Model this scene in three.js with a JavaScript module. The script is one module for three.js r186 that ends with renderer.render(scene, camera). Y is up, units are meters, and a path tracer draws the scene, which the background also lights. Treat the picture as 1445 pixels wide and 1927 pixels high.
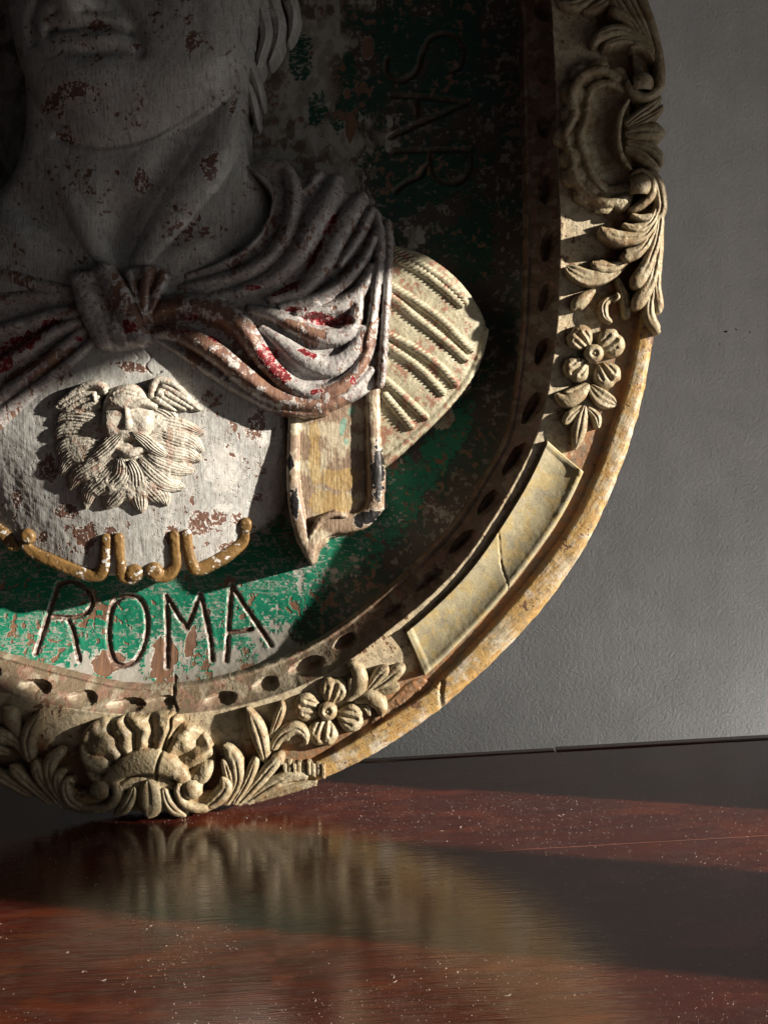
import * as THREE from 'three';
import { RectAreaLightUniformsLib } from 'three/addons/lights/RectAreaLightUniformsLib.js';

// ---------------------------------------------------------------- camera, light, exposure
// 1 u = half a millimetre. The relief is modelled in u: x to the right, y down, z out of the medallion.
const U = 0.0005, EYE = 2783, MX = 722.5, MY = 963.5, BASE = [285, 1532, -62];
const rad = (d) => d * Math.PI / 180;
const LEAN = rad(10), ROLL = rad(3.3);
const axisZ = new THREE.Vector3(0, Math.sin(LEAN), Math.cos(LEAN)), axisU = new THREE.Vector3(0, Math.cos(LEAN), -Math.sin(LEAN)), axisR = new THREE.Vector3(1, 0, 0);
const axisX = axisR.clone().multiplyScalar(Math.cos(ROLL)).addScaledVector(axisU, -Math.sin(ROLL));
const axisY = axisR.clone().multiplyScalar(Math.sin(ROLL)).addScaledVector(axisU, Math.cos(ROLL));
const leanTurn = new THREE.Quaternion().setFromRotationMatrix(new THREE.Matrix4().makeBasis(axisX, axisY, axisZ));
const metre = (x, y, z) => new THREE.Vector3((x - BASE[0]) * U, -(y - BASE[1]) * U, (z - BASE[2]) * U);

const scene = new THREE.Scene();
const camera = new THREE.PerspectiveCamera(2 * Math.atan(963.5 / EYE) * 180 / Math.PI, 767 / 1024, 0.05, 30);
camera.position.copy(metre(MX, MY, EYE).applyQuaternion(leanTurn));
camera.quaternion.copy(leanTurn);
const renderer = new THREE.WebGLRenderer({ antialias: true });
renderer.setSize(767, 1024);
renderer.toneMapping = THREE.LinearToneMapping;
renderer.toneMappingExposure = 2.3;
renderer.shadowMap.enabled = true;
scene.background = new THREE.Color(0.006, 0.0062, 0.0066);      // the unlit room behind the camera

const toSun = new THREE.Vector3(1, 0.275, 0.4).normalize().applyQuaternion(leanTurn);
const sun = new THREE.DirectionalLight(0xfff4e4, 5);
sun.target.position.set(0, 0.3, 0); sun.position.copy(toSun).multiplyScalar(4).add(sun.target.position);
sun.castShadow = true; sun.shadow.radius = 2.2; sun.shadow.mapSize.set(4096, 4096);
Object.assign(sun.shadow.camera, { left: -1.6, right: 1.6, top: 1.6, bottom: -1.6, near: 0.1, far: 9 });
scene.add(sun, sun.target);
RectAreaLightUniformsLib.init();
// sky light through the window openings; the low third panel is added wall fill
for (const [z0, z1, y0, y1, power] of [[0.13, 0.36, 0.05, 0.65, 0.9], [0.62, 1.8, 0.05, 0.40, 0.5], [-0.32, 0.06, -0.58, -0.07, 1.55]]) {
  const panel = new THREE.RectAreaLight(0xfdfaf4, power, z1 - z0, y1 - y0);
  panel.position.set(0.985, (y0 + y1) / 2, (z0 + z1) / 2); panel.lookAt(0, (y0 + y1) / 2, (z0 + z1) / 2); scene.add(panel);
}

// ---------------------------------------------------------------- helpers
const clamp = (v, a = 0, b = 1) => v < a ? a : v > b ? b : v;
const sm = (a, b, v) => { v = clamp((v - a) / (b - a)); return v * v * (3 - 2 * v); };
const mix = (a, b, t) => a + (b - a) * t;
let seed = 7;
const rnd = () => { seed = (seed * 1664525 + 1013904223) >>> 0; return seed / 4294967296; };
const PERM = new Float32Array(65536); for (let i = 0; i < 65536; i++) PERM[i] = rnd();
function noise(x, y) {                                            // value noise, 0..1
  const xi = Math.floor(x), yi = Math.floor(y); let fx = x - xi, fy = y - yi;
  fx = fx * fx * (3 - 2 * fx); fy = fy * fy * (3 - 2 * fy);
  const r0 = ((yi & 255) << 8), r1 = (((yi + 1) & 255) << 8), c0 = xi & 255, c1 = (xi + 1) & 255;
  const a = PERM[r0 | c0], b = PERM[r0 | c1], c = PERM[r1 | c0], d = PERM[r1 | c1];
  return a + (b - a) * fx + (c - a + (a - b - c + d) * fx) * fy;
}
const fbm = (x, y, n = 4) => { let s = 0, a = 0.5, t = 0; for (let i = 0; i < n; i++) { s += a * noise(x, y); t += a; a *= 0.55; x = x * 2.03 + 17.3; y = y * 2.03 + 9.1; } return s / t; };
// a position seen at (px, py) in the traced outline, for a feature that stands z proud of the frame
const T = (px, py, z = 0) => { const k = 1 - z / EYE; return [MX + (px - MX) * k, MY + (py - MY) * k]; };

function spline(pts, step = 5, closed = false) {                   // Catmull-Rom through rows of numbers
  const out = [], n = pts.length, last = closed ? n : n - 1;
  for (let i = 0; i < last; i++) {
    const g = (j) => pts[closed ? (j + n) % n : clamp(j, 0, n - 1)], a = g(i - 1), b = g(i), c = g(i + 1), d = g(i + 2);
    const m = Math.max(1, Math.ceil(Math.hypot(c[0] - b[0], c[1] - b[1]) / step));
    for (let k = 0; k < m; k++) {
      const t = k / m, row = [];
      for (let q = 0; q < b.length; q++) row.push(0.5 * (2 * b[q] + (c[q] - a[q]) * t + (2 * a[q] - 5 * b[q] + 4 * c[q] - d[q]) * t * t + (3 * b[q] - a[q] - 3 * c[q] + d[q]) * t * t * t));
      out.push(row);
    }
  }
  if (!closed) out.push(pts[n - 1].slice());
  return out;
}
function polyDistance(poly, x, y) {                                // signed, positive inside
  let best = 1e9, inside = false;
  for (let i = 0, j = poly.length - 1; i < poly.length; j = i++) {
    const [ax, ay] = poly[j], [bx, by] = poly[i], dx = bx - ax, dy = by - ay;
    const t = clamp(((x - ax) * dx + (y - ay) * dy) / (dx * dx + dy * dy + 1e-9)), ex = x - ax - dx * t, ey = y - ay - dy * t, q = ex * ex + ey * ey;
    if (q < best) best = q;
    if ((ay > y) !== (by > y) && x < (bx - ax) * (y - ay) / (by - ay) + ax) inside = !inside;
  }
  return (inside ? 1 : -1) * Math.sqrt(best);
}
function lineDistance(line, x, y) {
  let best = 1e9;
  for (let i = 1; i < line.length; i++) {
    const [ax, ay] = line[i - 1], [bx, by] = line[i], dx = bx - ax, dy = by - ay;
    const t = clamp(((x - ax) * dx + (y - ay) * dy) / (dx * dx + dy * dy + 1e-9)), ex = x - ax - dx * t, ey = y - ay - dy * t, q = ex * ex + ey * ey;
    if (q < best) best = q;
  }
  return Math.sqrt(best);
}

const UVBOX = [-60, -60, 1300, 1600];                              // every carved surface shares these coordinates
function surface(pos, idx, box = UVBOX) {                          // pos in u -> geometry in metres
  const n = pos.length / 3, p = new Float32Array(n * 3), uv = new Float32Array(n * 2);
  for (let i = 0; i < n; i++) {
    const x = pos[3 * i], y = pos[3 * i + 1], z = pos[3 * i + 2];
    p[3 * i] = (x - BASE[0]) * U; p[3 * i + 1] = -(y - BASE[1]) * U; p[3 * i + 2] = (z - BASE[2]) * U;
    uv[2 * i] = (x - box[0]) / (box[2] - box[0]); uv[2 * i + 1] = (y - box[1]) / (box[3] - box[1]);
  }
  const g = new THREE.BufferGeometry();
  g.setAttribute('position', new THREE.BufferAttribute(p, 3)); g.setAttribute('uv', new THREE.BufferAttribute(uv, 2)); g.setIndex(idx); g.computeVertexNormals();
  return g;
}
function mesh(name, geometry, material, parent) {
  const m = new THREE.Mesh(geometry, material); m.name = name; m.castShadow = m.receiveShadow = true; parent.add(m); return m;
}

// A carved patch: heights over a grid, cut off where they fall to the floor below
class Relief {
  constructor(x0, y0, x1, y1, step, floor) {
    this.x0 = x0; this.y0 = y0; this.st = step; this.nx = Math.ceil((x1 - x0) / step) + 1; this.ny = Math.ceil((y1 - y0) / step) + 1;
    this.h = new Float32Array(this.nx * this.ny); this.floor = typeof floor === 'function' ? floor : () => floor;
    for (let j = 0; j < this.ny; j++) for (let i = 0; i < this.nx; i++) this.h[j * this.nx + i] = this.floor(x0 + i * step, y0 + j * step);
  }
  each(bx0, by0, bx1, by1, fn) {
    const i0 = clamp(Math.floor((bx0 - this.x0) / this.st), 0, this.nx - 1), i1 = clamp(Math.ceil((bx1 - this.x0) / this.st), 0, this.nx - 1);
    const j0 = clamp(Math.floor((by0 - this.y0) / this.st), 0, this.ny - 1), j1 = clamp(Math.ceil((by1 - this.y0) / this.st), 0, this.ny - 1);
    for (let j = j0; j <= j1; j++) for (let i = i0; i <= i1; i++) fn(j * this.nx + i, this.x0 + i * this.st, this.y0 + j * this.st);
  }
  put(k, v, soft) {
    if (!soft) { if (v > this.h[k]) this.h[k] = v; return; }
    const a = this.h[k], d = clamp(0.5 + 0.5 * (v - a) / soft); this.h[k] = mix(a, v, d) + soft * d * (1 - d);
  }
  set(fn) { this.each(-1e5, -1e5, 1e5, 1e5, (k, x, y) => { this.h[k] = fn(x, y, this.h[k]); }); return this; }
  // a mass with a rounded border; z is a number or a function of the place
  mass(outline, z, r = 10, drop = r, { soft = 0, curve = true } = {}) {
    const pts = outline.map(([x, y]) => T(x, y, typeof z === 'function' ? z(x, y) : z)), poly = curve ? spline(pts, 6, true) : pts;
    let a = 1e9, b = 1e9, c = -1e9, d = -1e9; for (const [x, y] of poly) { a = Math.min(a, x); b = Math.min(b, y); c = Math.max(c, x); d = Math.max(d, y); }
    this.each(a, b, c, d, (k, x, y) => {
      const e = polyDistance(poly, x, y); if (e < 0) return;
      const q = 1 - Math.min(e / r, 1); this.put(k, (typeof z === 'function' ? z(x, y) : z) - drop * (1 - Math.sqrt(1 - q * q)), soft);
    });
    return this;
  }
  // a rounded fold along a line of [x, y, radius, z]
  ridge(pts, { soft = 4, flat = 1, sharp = 1 } = {}) {
    const line = spline(pts.map(([x, y, r, z]) => [...T(x, y, z), r, z]), 5);
    let a = 1e9, b = 1e9, c = -1e9, d = -1e9; for (const [x, y, r] of line) { a = Math.min(a, x - r); b = Math.min(b, y - r); c = Math.max(c, x + r); d = Math.max(d, y + r); }
    this.each(a, b, c, d, (k, x, y) => {
      let v = -1e9;
      for (let i = 1; i < line.length; i++) {
        const A = line[i - 1], B = line[i], dx = B[0] - A[0], dy = B[1] - A[1];
        const rr = Math.max(A[2], B[2]); if (x < Math.min(A[0], B[0]) - rr || x > Math.max(A[0], B[0]) + rr || y < Math.min(A[1], B[1]) - rr || y > Math.max(A[1], B[1]) + rr) continue;
        const t = clamp(((x - A[0]) * dx + (y - A[1]) * dy) / (dx * dx + dy * dy + 1e-9)), ex = x - A[0] - dx * t, ey = y - A[1] - dy * t;
        const r = mix(A[2], B[2], t), q = Math.hypot(ex, ey) / r; if (q >= 1) continue;
        const w = mix(A[3], B[3], t) - r * flat * (1 - Math.pow(1 - Math.pow(q, 2 * sharp), 0.5)); if (w > v) v = w;
      }
      if (v > -1e8) this.put(k, v, soft);
    });
    return this;
  }
  // a chisel cut along a line of [x, y] (or [x, y, depth factor])
  cut(pts, width, depth, z = 0, hard = 2) {
    const line = spline(pts.map((p) => [...T(p[0], p[1], z), p[2] ?? 1]), 4), R = width * 2.6;
    let a = 1e9, b = 1e9, c = -1e9, d = -1e9; for (const [x, y] of line) { a = Math.min(a, x); b = Math.min(b, y); c = Math.max(c, x); d = Math.max(d, y); }
    this.each(a - R, b - R, c + R, d + R, (k, x, y) => {
      let best = 1e9, f = 1;
      for (let i = 1; i < line.length; i++) {
        const A = line[i - 1], B = line[i], dx = B[0] - A[0], dy = B[1] - A[1], t = clamp(((x - A[0]) * dx + (y - A[1]) * dy) / (dx * dx + dy * dy + 1e-9));
        const q = Math.hypot(x - A[0] - dx * t, y - A[1] - dy * t); if (q < best) { best = q; f = mix(A[2], B[2], t); }
      }
      if (best < R) this.h[k] -= depth * f * Math.exp(-Math.pow(best / width, hard));
    });
    return this;
  }
  bump(px, py, rx, ry, dz, turn = 0, z = 0, power = 2) {
    const [cx, cy] = T(px, py, z), c = Math.cos(turn), s = Math.sin(turn), R = Math.max(rx, ry) * 2.4;
    this.each(cx - R, cy - R, cx + R, cy + R, (k, x, y) => { const u = ((x - cx) * c + (y - cy) * s) / rx, v = (-(x - cx) * s + (y - cy) * c) / ry; this.h[k] += dz * Math.exp(-Math.pow(u * u + v * v, power / 2)); });
    return this;
  }
  rough(scale, amount, n = 3) { return this.set((x, y, h) => h > this.floor(x, y) + 0.6 ? h + amount * (fbm(x / scale, y / scale, n) - 0.5) : h); }
  blur(times = 1) {
    const { nx, ny } = this; for (let q = 0; q < times; q++) { const o = this.h.slice(); for (let j = 1; j < ny - 1; j++) for (let i = 1; i < nx - 1; i++) { const k = j * nx + i; this.h[k] = 0.4 * o[k] + 0.15 * (o[k - 1] + o[k + 1] + o[k - nx] + o[k + nx]); } }
    return this;
  }
  build(name, material, parent, lift = 1) {
    const { nx, ny, st } = this, at = new Int32Array(nx * ny).fill(-1), pos = [], idx = [], on = new Uint8Array(nx * ny);
    const fl = new Float32Array(nx * ny); for (let j = 0; j < ny; j++) for (let i = 0; i < nx; i++) { const k = j * nx + i; fl[k] = this.floor(this.x0 + i * st, this.y0 + j * st); on[k] = this.h[k] > fl[k] + lift ? 1 : 0; }
    const v = (i, j) => { const k = j * nx + i; if (at[k] < 0) { at[k] = pos.length / 3; pos.push(this.x0 + i * st, this.y0 + j * st, on[k] ? this.h[k] : fl[k]); } return at[k]; };
    for (let j = 0; j < ny - 1; j++) for (let i = 0; i < nx - 1; i++) {
      const k = j * nx + i; if (!(on[k] || on[k + 1] || on[k + nx] || on[k + nx + 1])) continue;
      const a = v(i, j), b = v(i + 1, j), c = v(i + 1, j + 1), d = v(i, j + 1);
      if (Math.abs(pos[3 * a + 2] - pos[3 * c + 2]) < Math.abs(pos[3 * b + 2] - pos[3 * d + 2])) idx.push(a, d, c, a, c, b); else idx.push(a, d, b, b, d, c);
    }
    return mesh(name, surface(pos, idx, material.userData.box), material, parent);
  }
}
// A carved blade or lock: swept along [x, y, half width, z], with a cross-section section(s, t) from -1 to 1
function blade(name, material, parent, pts, { height = 12, section = (s) => 1 - s * s, floor = -30, m = 12, step = 3, seedAt = 0 } = {}) {
  const line = spline(pts.map(([x, y, w, z]) => [...T(x, y, z), w, z]), step), pos = [], idx = [], n = line.length, cols = m + 3;
  for (let i = 0; i < n; i++) {
    const A = line[Math.max(0, i - 1)], B = line[Math.min(n - 1, i + 1)], l = Math.hypot(B[0] - A[0], B[1] - A[1]) || 1, ox = -(B[1] - A[1]) / l, oy = (B[0] - A[0]) / l, [x, y, w, z] = line[i], t = i / (n - 1);
    const end = Math.min(1, Math.sqrt(Math.max(0, Math.min(t, 1 - t) * (n - 1) * step / Math.max(4, w))) + 0.05);
    for (let q = 0; q < cols; q++) {
      const s = clamp((q - 1) / m * 2 - 1, -1, 1), skirt = q === 0 || q === cols - 1;
      const jx = (fbm(x * 0.11 + seedAt, y * 0.11 + s, 2) - 0.5) * 2.2;
      pos.push(x + ox * s * w * end + jx * 0.5, y + oy * s * w * end + jx * 0.5, skirt ? floor : z - height * (1 - section(s, t)) + jx);
    }
  }
  for (let i = 0; i < n - 1; i++) for (let q = 0; q < cols - 1; q++) { const a = i * cols + q, b = a + 1, c = a + cols, d = c + 1; idx.push(a, b, d, a, d, c); }
  // close both ends down to the floor
  for (const [row, flip] of [[0, 1], [n - 1, 0]]) { const k = pos.length / 3; for (let q = 1; q < cols - 1; q++) pos.push(pos[3 * (row * cols + q)], pos[3 * (row * cols + q) + 1], floor); for (let q = 1; q < cols - 2; q++) { const a = row * cols + q, b = a + 1, c = k + q - 1, d = c + 1; if (flip) idx.push(a, d, b, a, c, d); else idx.push(a, b, d, a, d, c); } }
  return mesh(name, surface(pos, idx, material.userData.box), material, parent);
}

// ---------------------------------------------------------------- paint
const ENC = new Uint8Array(4096); for (let i = 0; i < 4096; i++) { const v = i / 4095; ENC[i] = 255 * (v <= 0.0031308 ? 12.92 * v : 1.055 * Math.pow(v, 1 / 2.4) - 0.055); }
function paint(box, scale, fn, { rough = 0.6, bump = 0.0006, rmap = false, wrap = THREE.MirroredRepeatWrapping, ...more } = {}) {
  const w = Math.round((box[2] - box[0]) * scale), h = Math.round((box[3] - box[1]) * scale), c = new Uint8Array(w * h * 4), b = new Uint8Array(w * h * 4);
  const enc = (v) => ENC[clamp(v) * 4095 | 0];
  for (let j = 0; j < h; j++) for (let i = 0; i < w; i++) {
    const r = fn(box[0] + (i + 0.5) / scale, box[1] + (j + 0.5) / scale), k = 4 * (j * w + i);
    c[k] = enc(r[0]); c[k + 1] = enc(r[1]); c[k + 2] = enc(r[2]); c[k + 3] = 255;
    b[k] = b[k + 1] = b[k + 2] = clamp(r[3] ?? 0.5) * 255; b[k + 3] = 255;
    if (rmap) { b[k + 1] = clamp(r[4]) * 255; }
  }
  const tex = (d, srgb) => { const t = new THREE.DataTexture(d, w, h, THREE.RGBAFormat); if (srgb) t.colorSpace = THREE.SRGBColorSpace; t.wrapS = t.wrapT = wrap; t.magFilter = THREE.LinearFilter; t.minFilter = THREE.LinearMipmapLinearFilter; t.generateMipmaps = true; t.needsUpdate = true; return t; };
  const bt = tex(b, false);
  const made = new THREE.MeshPhysicalMaterial({ map: tex(c, true), bumpMap: bt, bumpScale: bump, roughness: rough, side: THREE.DoubleSide, ...more }); made.userData.box = box; return made;
}
const over = (a, b, t) => [mix(a[0], b[0], t), mix(a[1], b[1], t), mix(a[2], b[2], t)];
const tone = (a, k) => [a[0] * k, a[1] * k, a[2] * k];
// how far a place lies inside a hand-placed patch, with a ragged border
const patch = (list, x, y, rag) => { let v = -1; for (const [cx, cy, rx, ry, turn = 0] of list) { const dx = x - cx, dy = y - cy; if (Math.abs(dx) > 2 * rx + 2 * ry || Math.abs(dy) > 2 * rx + 2 * ry) continue; const c = Math.cos(turn), s = Math.sin(turn), u = (dx * c + dy * s) / rx, w = (-dx * s + dy * c) / ry; v = Math.max(v, 1 - Math.hypot(u, w)); } return v + rag; };
// ---------------------------------------------------------------- the oval of the frame
const OC = [205, 300];
function ovalCurve(pts, z) {                                        // traced points -> radius by angle about the centre
  const seen = pts.map(([x, y]) => T(x, y, z)).map(([x, y]) => [Math.atan2(y - OC[1], x - OC[0]), Math.hypot(x - OC[0], y - OC[1])]);
  const all = seen.slice(), near = (a) => seen.some(([b]) => Math.abs(Math.atan2(Math.sin(a - b), Math.cos(a - b))) < 0.16);
  const tilt = -ROLL;
  for (const [a, r] of seen) for (const q of [2 * tilt - a, Math.PI + 2 * tilt - a, a + Math.PI]) { const n = Math.atan2(Math.sin(q), Math.cos(q)); if (!near(n) && !all.some(([b]) => Math.abs(Math.atan2(Math.sin(n - b), Math.cos(n - b))) < 0.07)) all.push([n, r]); }
  all.sort((a, b) => a[0] - b[0]);
  const N = 1440, table = new Float32Array(N), rows = [...all.map(([a, r]) => [a - 2 * Math.PI, r]), ...all, ...all.map(([a, r]) => [a + 2 * Math.PI, r])];
  for (let i = 0; i < N; i++) {
    const a = -Math.PI + 2 * Math.PI * i / N; let k = 1; while (rows[k][0] < a) k++;
    const [x1, y1] = rows[k - 1], [x2, y2] = rows[k], [x0, y0] = rows[Math.max(0, k - 2)], [x3, y3] = rows[Math.min(rows.length - 1, k + 1)], t = (a - x1) / (x2 - x1 || 1), m1 = (y2 - y0) / (x2 - x0 || 1) * (x2 - x1), m2 = (y3 - y1) / (x3 - x1 || 1) * (x2 - x1);
    table[i] = (2 * t ** 3 - 3 * t * t + 1) * y1 + (t ** 3 - 2 * t * t + t) * m1 + (-2 * t ** 3 + 3 * t * t) * y2 + (t ** 3 - t * t) * m2;
  }
  for (let q = 0; q < 60; q++) { const o = table.slice(); for (let i = 0; i < N; i++) table[i] = 0.5 * o[i] + 0.25 * (o[(i + 1) % N] + o[(i + N - 1) % N]); }
  return (a) => { const f = ((a + Math.PI) / (2 * Math.PI) % 1 + 1) % 1 * N, i = Math.floor(f) % N; return mix(table[i], table[(i + 1) % N], f - Math.floor(f)); };
}
const rOuter = ovalCurve([[1236, 250], [1240, 420], [1230, 640], [1197, 800], [1164, 895], [1119, 998], [1062, 1093], [995, 1177], [913, 1261], [833, 1333], [769, 1379], [689, 1429], [619, 1462], [576, 1479], [503, 1502], [430, 1516], [275, 1530], [130, 1516], [0, 1478]], 0);
const rMould = ovalCurve([[1198, 250], [1205, 420], [1203, 600], [1190, 690], [1149, 823], [1130, 876], [1081, 983], [1027, 1059], [959, 1143], [883, 1226], [812, 1296], [702, 1369], [616, 1423], [500, 1466], [400, 1486], [275, 1494], [140, 1482], [0, 1444]], 0);
const rLip = ovalCurve([[1037, 0], [1041, 83], [1047, 249], [1052, 360], [1054, 430], [1052, 530], [1040, 680], [1016, 800], [989, 865], [936, 960], [864, 1066], [776, 1150], [723, 1192], [636, 1257], [553, 1296], [463, 1326], [390, 1339], [320, 1345], [221, 1344], [145, 1335], [73, 1322], [0, 1302]], 0);
const rRing = ovalCurve([[978, 0], [983, 150], [987, 300], [990, 420], [988, 550], [976, 700], [955, 819], [905, 910], [852, 990], [787, 1059], [700, 1135], [620, 1195], [542, 1236], [426, 1275], [325, 1292], [232, 1290], [116, 1263], [0, 1232]], -58);
const polar = (x, y) => [Math.atan2(y - OC[1], x - OC[0]), Math.hypot(x - OC[0], y - OC[1])];
const dishZ = (x, y) => { const [a, r] = polar(x, y), d = rRing(a) - r; return -128 + 64 * Math.pow(1 - clamp((d + 6) / 130), 2.2); };
const floorZ = (x, y) => { const [a, r] = polar(x, y), t = clamp((r - rLip(a)) / (rMould(a) - rLip(a))); return -3 - 15 * t; };

// ---------------------------------------------------------------- paints
const WHITE = [0.36, 0.358, 0.342], CHALK = [0.52, 0.51, 0.485], BROWN = [0.105, 0.062, 0.047], WOOD = [0.20, 0.105, 0.058], RED = [0.20, 0.004, 0.010], GREEN = [0.0, 0.135, 0.075], CREAM = [0.42, 0.36, 0.25], GOLD = [0.38, 0.245, 0.09], UMBER = [0.075, 0.042, 0.024], RUST = [0.24, 0.085, 0.02];
const LETTERS = [   // the cut letters of the field: strokes of [x, y]
  [[110, 1100], [97, 1140], [86, 1180], [77, 1226]], [[110, 1101], [135, 1095], [160, 1108], [173, 1130], [165, 1152], [140, 1162], [100, 1161]], [[128, 1163], [140, 1190], [150, 1222], [157, 1240]],
  [[235, 1122], [215, 1135], [206, 1170], [208, 1215], [222, 1245], [245, 1250], [263, 1235], [275, 1200], [277, 1165], [268, 1135], [252, 1122], [235, 1122]],
  [[318, 1252], [316, 1200], [314, 1150], [313, 1122]], [[313, 1122], [330, 1150], [351, 1182]], [[351, 1182], [362, 1155], [377, 1119]], [[377, 1119], [388, 1165], [397, 1205], [402, 1240]],
  [[429, 1240], [430, 1190], [432, 1140], [436, 1102]], [[436, 1102], [460, 1140], [485, 1175], [512, 1212]], [[432, 1190], [455, 1188], [474, 1183]],
  [[728, 110], [726, 132], [742, 150], [765, 148], [785, 130], [795, 100], [810, 72], [835, 62], [860, 72], [872, 95], [866, 122], [850, 133]],
  [[733, 178], [800, 182], [878, 192]], [[878, 192], [830, 214], [780, 236], [733, 258]], [[783, 182], [784, 216]],
  [[735, 284], [810, 282], [886, 281]], [[884, 282], [884, 316], [866, 340], [838, 344], [815, 330], [808, 300], [808, 284]], [[806, 305], [790, 330], [765, 342], [743, 360]],
].map((l) => spline(l.map(([x, y]) => T(x, y, -124)), 6));
const letterBoxes = LETTERS.map((l) => [Math.min(...l.map((p) => p[0])) - 26, Math.min(...l.map((p) => p[1])) - 26, Math.max(...l.map((p) => p[0])) + 26, Math.max(...l.map((p) => p[1])) + 26]);
const letterAt = (x, y) => { let d = 99; for (let i = 0; i < LETTERS.length; i++) { const b = letterBoxes[i]; if (x < b[0] || y < b[1] || x > b[2] || y > b[3]) continue; d = Math.min(d, lineDistance(LETTERS[i], x, y)); } return d; };

const crackLine = spline([[318, 1282], [321, 1305], [322, 1322], [331, 1340], [322, 1352], [320, 1372], [312, 1392], [306, 1412], [300, 1430], [296, 1445], [293, 1468], [288, 1500], [284, 1536]], 5);
const greens = [[150, 1150, 380, 130, -0.05], [440, 1120, 200, 110, -0.5], [20, 1150, 220, 140], [640, 1010, 120, 60, -0.9], [740, 950, 150, 48, -0.95], [830, 840, 110, 34, -1.0], [560, 70, 26, 60], [590, 165, 20, 45], [640, 180, 18, 60, 0.3], [655, 100, 14, 40], [850, 60, 60, 120], [770, 40, 90, 60], [860, 260, 70, 30], [900, 420, 45, 120], [800, 330, 60, 30]];
const bare = [[185, 1255, 42, 26], [290, 1240, 34, 46], [345, 1215, 14, 40, 0.2], [655, 215, 14, 30], [650, 140, 7, 12], [580, 60, 7, 8], [690, 50, 16, 30], [560, 190, 8, 8], [655, 1005, 14, 10], [740, 870, 12, 9]];
const darkPaintShade = [[900, 120, 210, 300], [930, 420, 180, 300], [960, 700, 120, 260], [800, 330, 140, 120], [760, 60, 120, 160], [860, 880, 110, 130, -0.9], [760, 1040, 150, 60, -0.8], [640, 1150, 140, 50, -0.6], [700, 420, 90, 90]];  // dark brown and green paint, with the rim's shade also worked into its colour
const dishPaint = paint([-40, -40, 1010, 1320], 1, (x, y) => {
  const f = fbm(x / 46, y / 46, 5), g = fbm(x / 9, y / 9 + 40, 3), s = fbm(x / 26 + 5, y / 3.2, 3), v = fbm(x / 2.6, y / 34, 3), fine = noise(x / 1.7, y / 1.7);
  let col = over([0.29, 0.275, 0.245], [0.15, 0.135, 0.115], clamp(1.8 * (f - 0.4) + 0.9 * (g - 0.5))), h = 0.5 + 0.12 * (g - 0.5) + 0.05 * (fine - 0.5);
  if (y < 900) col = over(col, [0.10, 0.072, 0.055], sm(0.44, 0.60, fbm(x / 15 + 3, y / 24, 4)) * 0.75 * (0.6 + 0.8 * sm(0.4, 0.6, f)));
  const darkAt = patch(darkPaintShade, x, y, 1.1 * (f - 0.5) + 0.7 * (g - 0.5) + 0.3 * (v - 0.5)); if (darkAt > 0) { const q = sm(0, 0.14, darkAt) * (1 - 0.6 * sm(0.6, 0.66, g)); col = over(col, over([0.050, 0.036, 0.028], [0.012, 0.040, 0.028], sm(0.45, 0.6, f)), q); h -= 0.08 * q; }
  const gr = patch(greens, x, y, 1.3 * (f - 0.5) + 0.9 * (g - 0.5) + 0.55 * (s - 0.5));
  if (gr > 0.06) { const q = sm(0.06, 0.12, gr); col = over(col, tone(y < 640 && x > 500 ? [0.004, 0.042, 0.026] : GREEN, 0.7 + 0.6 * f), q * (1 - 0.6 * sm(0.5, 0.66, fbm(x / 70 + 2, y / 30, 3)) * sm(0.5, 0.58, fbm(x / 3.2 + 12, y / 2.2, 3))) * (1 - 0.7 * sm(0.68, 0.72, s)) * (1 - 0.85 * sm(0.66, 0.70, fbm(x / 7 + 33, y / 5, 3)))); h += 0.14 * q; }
  const br = patch(bare, x, y, 0.9 * (f - 0.5) + 0.5 * (g - 0.5));
  const flake = sm(0.68, 0.70, f * 0.65 + g * 0.45 - 0.02);
  const lo = Math.max(sm(0.16, 0.2, br), flake);
  if (lo > 0) { col = over(col, over(BROWN, WOOD, clamp(v * 1.4 - 0.2)), lo); h = mix(h, 0.3 + 0.1 * v, lo); }
  else if (Math.max(br - 0.16, 0) > -0.001 && br > 0.1) col = over(col, CHALK, 0.6);
  const L = letterAt(x, y) + 3 * (g - 0.5);
  if (L < 12) { const edge = y > 900 ? sm(8, 6.4, L) * sm(0.52, 0.58, g) : 0; col = over(col, CHALK, edge * 0.7); col = over(col, tone(BROWN, 0.8 + 0.5 * fine), sm(6.0, 4.4, L) * (1 - 0.5 * sm(0.56, 0.62, fbm(x / 4 + 8, y / 4, 2))) * (y > 900 ? 1 : 0.6)); }
  return [...tone(col, 0.88 + 0.24 * fine), h];
}, { rough: 0.55, bump: 0.0016 });

const bustBare = [[398, 320, 20, 36, 0.3], [270, 345, 14, 30], [115, 205, 34, 18, -0.3], [150, 190, 40, 14], [375, 105, 16, 22, 0.4], [200, 78, 22, 10], [440, 205, 7, 22, 0.25], [130, 265, 22, 8, 0.4], [225, 330, 10, 7], [400, 975, 30, 16], [440, 975, 16, 18], [372, 985, 22, 28, 0.5], [480, 800, 22, 34, 0.2], [90, 885, 22, 36], [120, 960, 26, 16], [160, 1010, 22, 26], [320, 1010, 18, 30], [430, 1030, 30, 14, -0.4], [75, 1010, 10, 12], [25, 940, 12, 20], [205, 1000, 12, 10], [480, 935, 14, 12], [245, 690, 46, 12, 0.2]];
const bustChalk = [[492, 822, 14, 20], [420, 955, 22, 10], [405, 360, 14, 10, -0.4], [425, 300, 10, 16], [350, 425, 20, 10, -0.4], [325, 455, 12, 6], [300, 880, 60, 30], [420, 880, 40, 60]];
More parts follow.
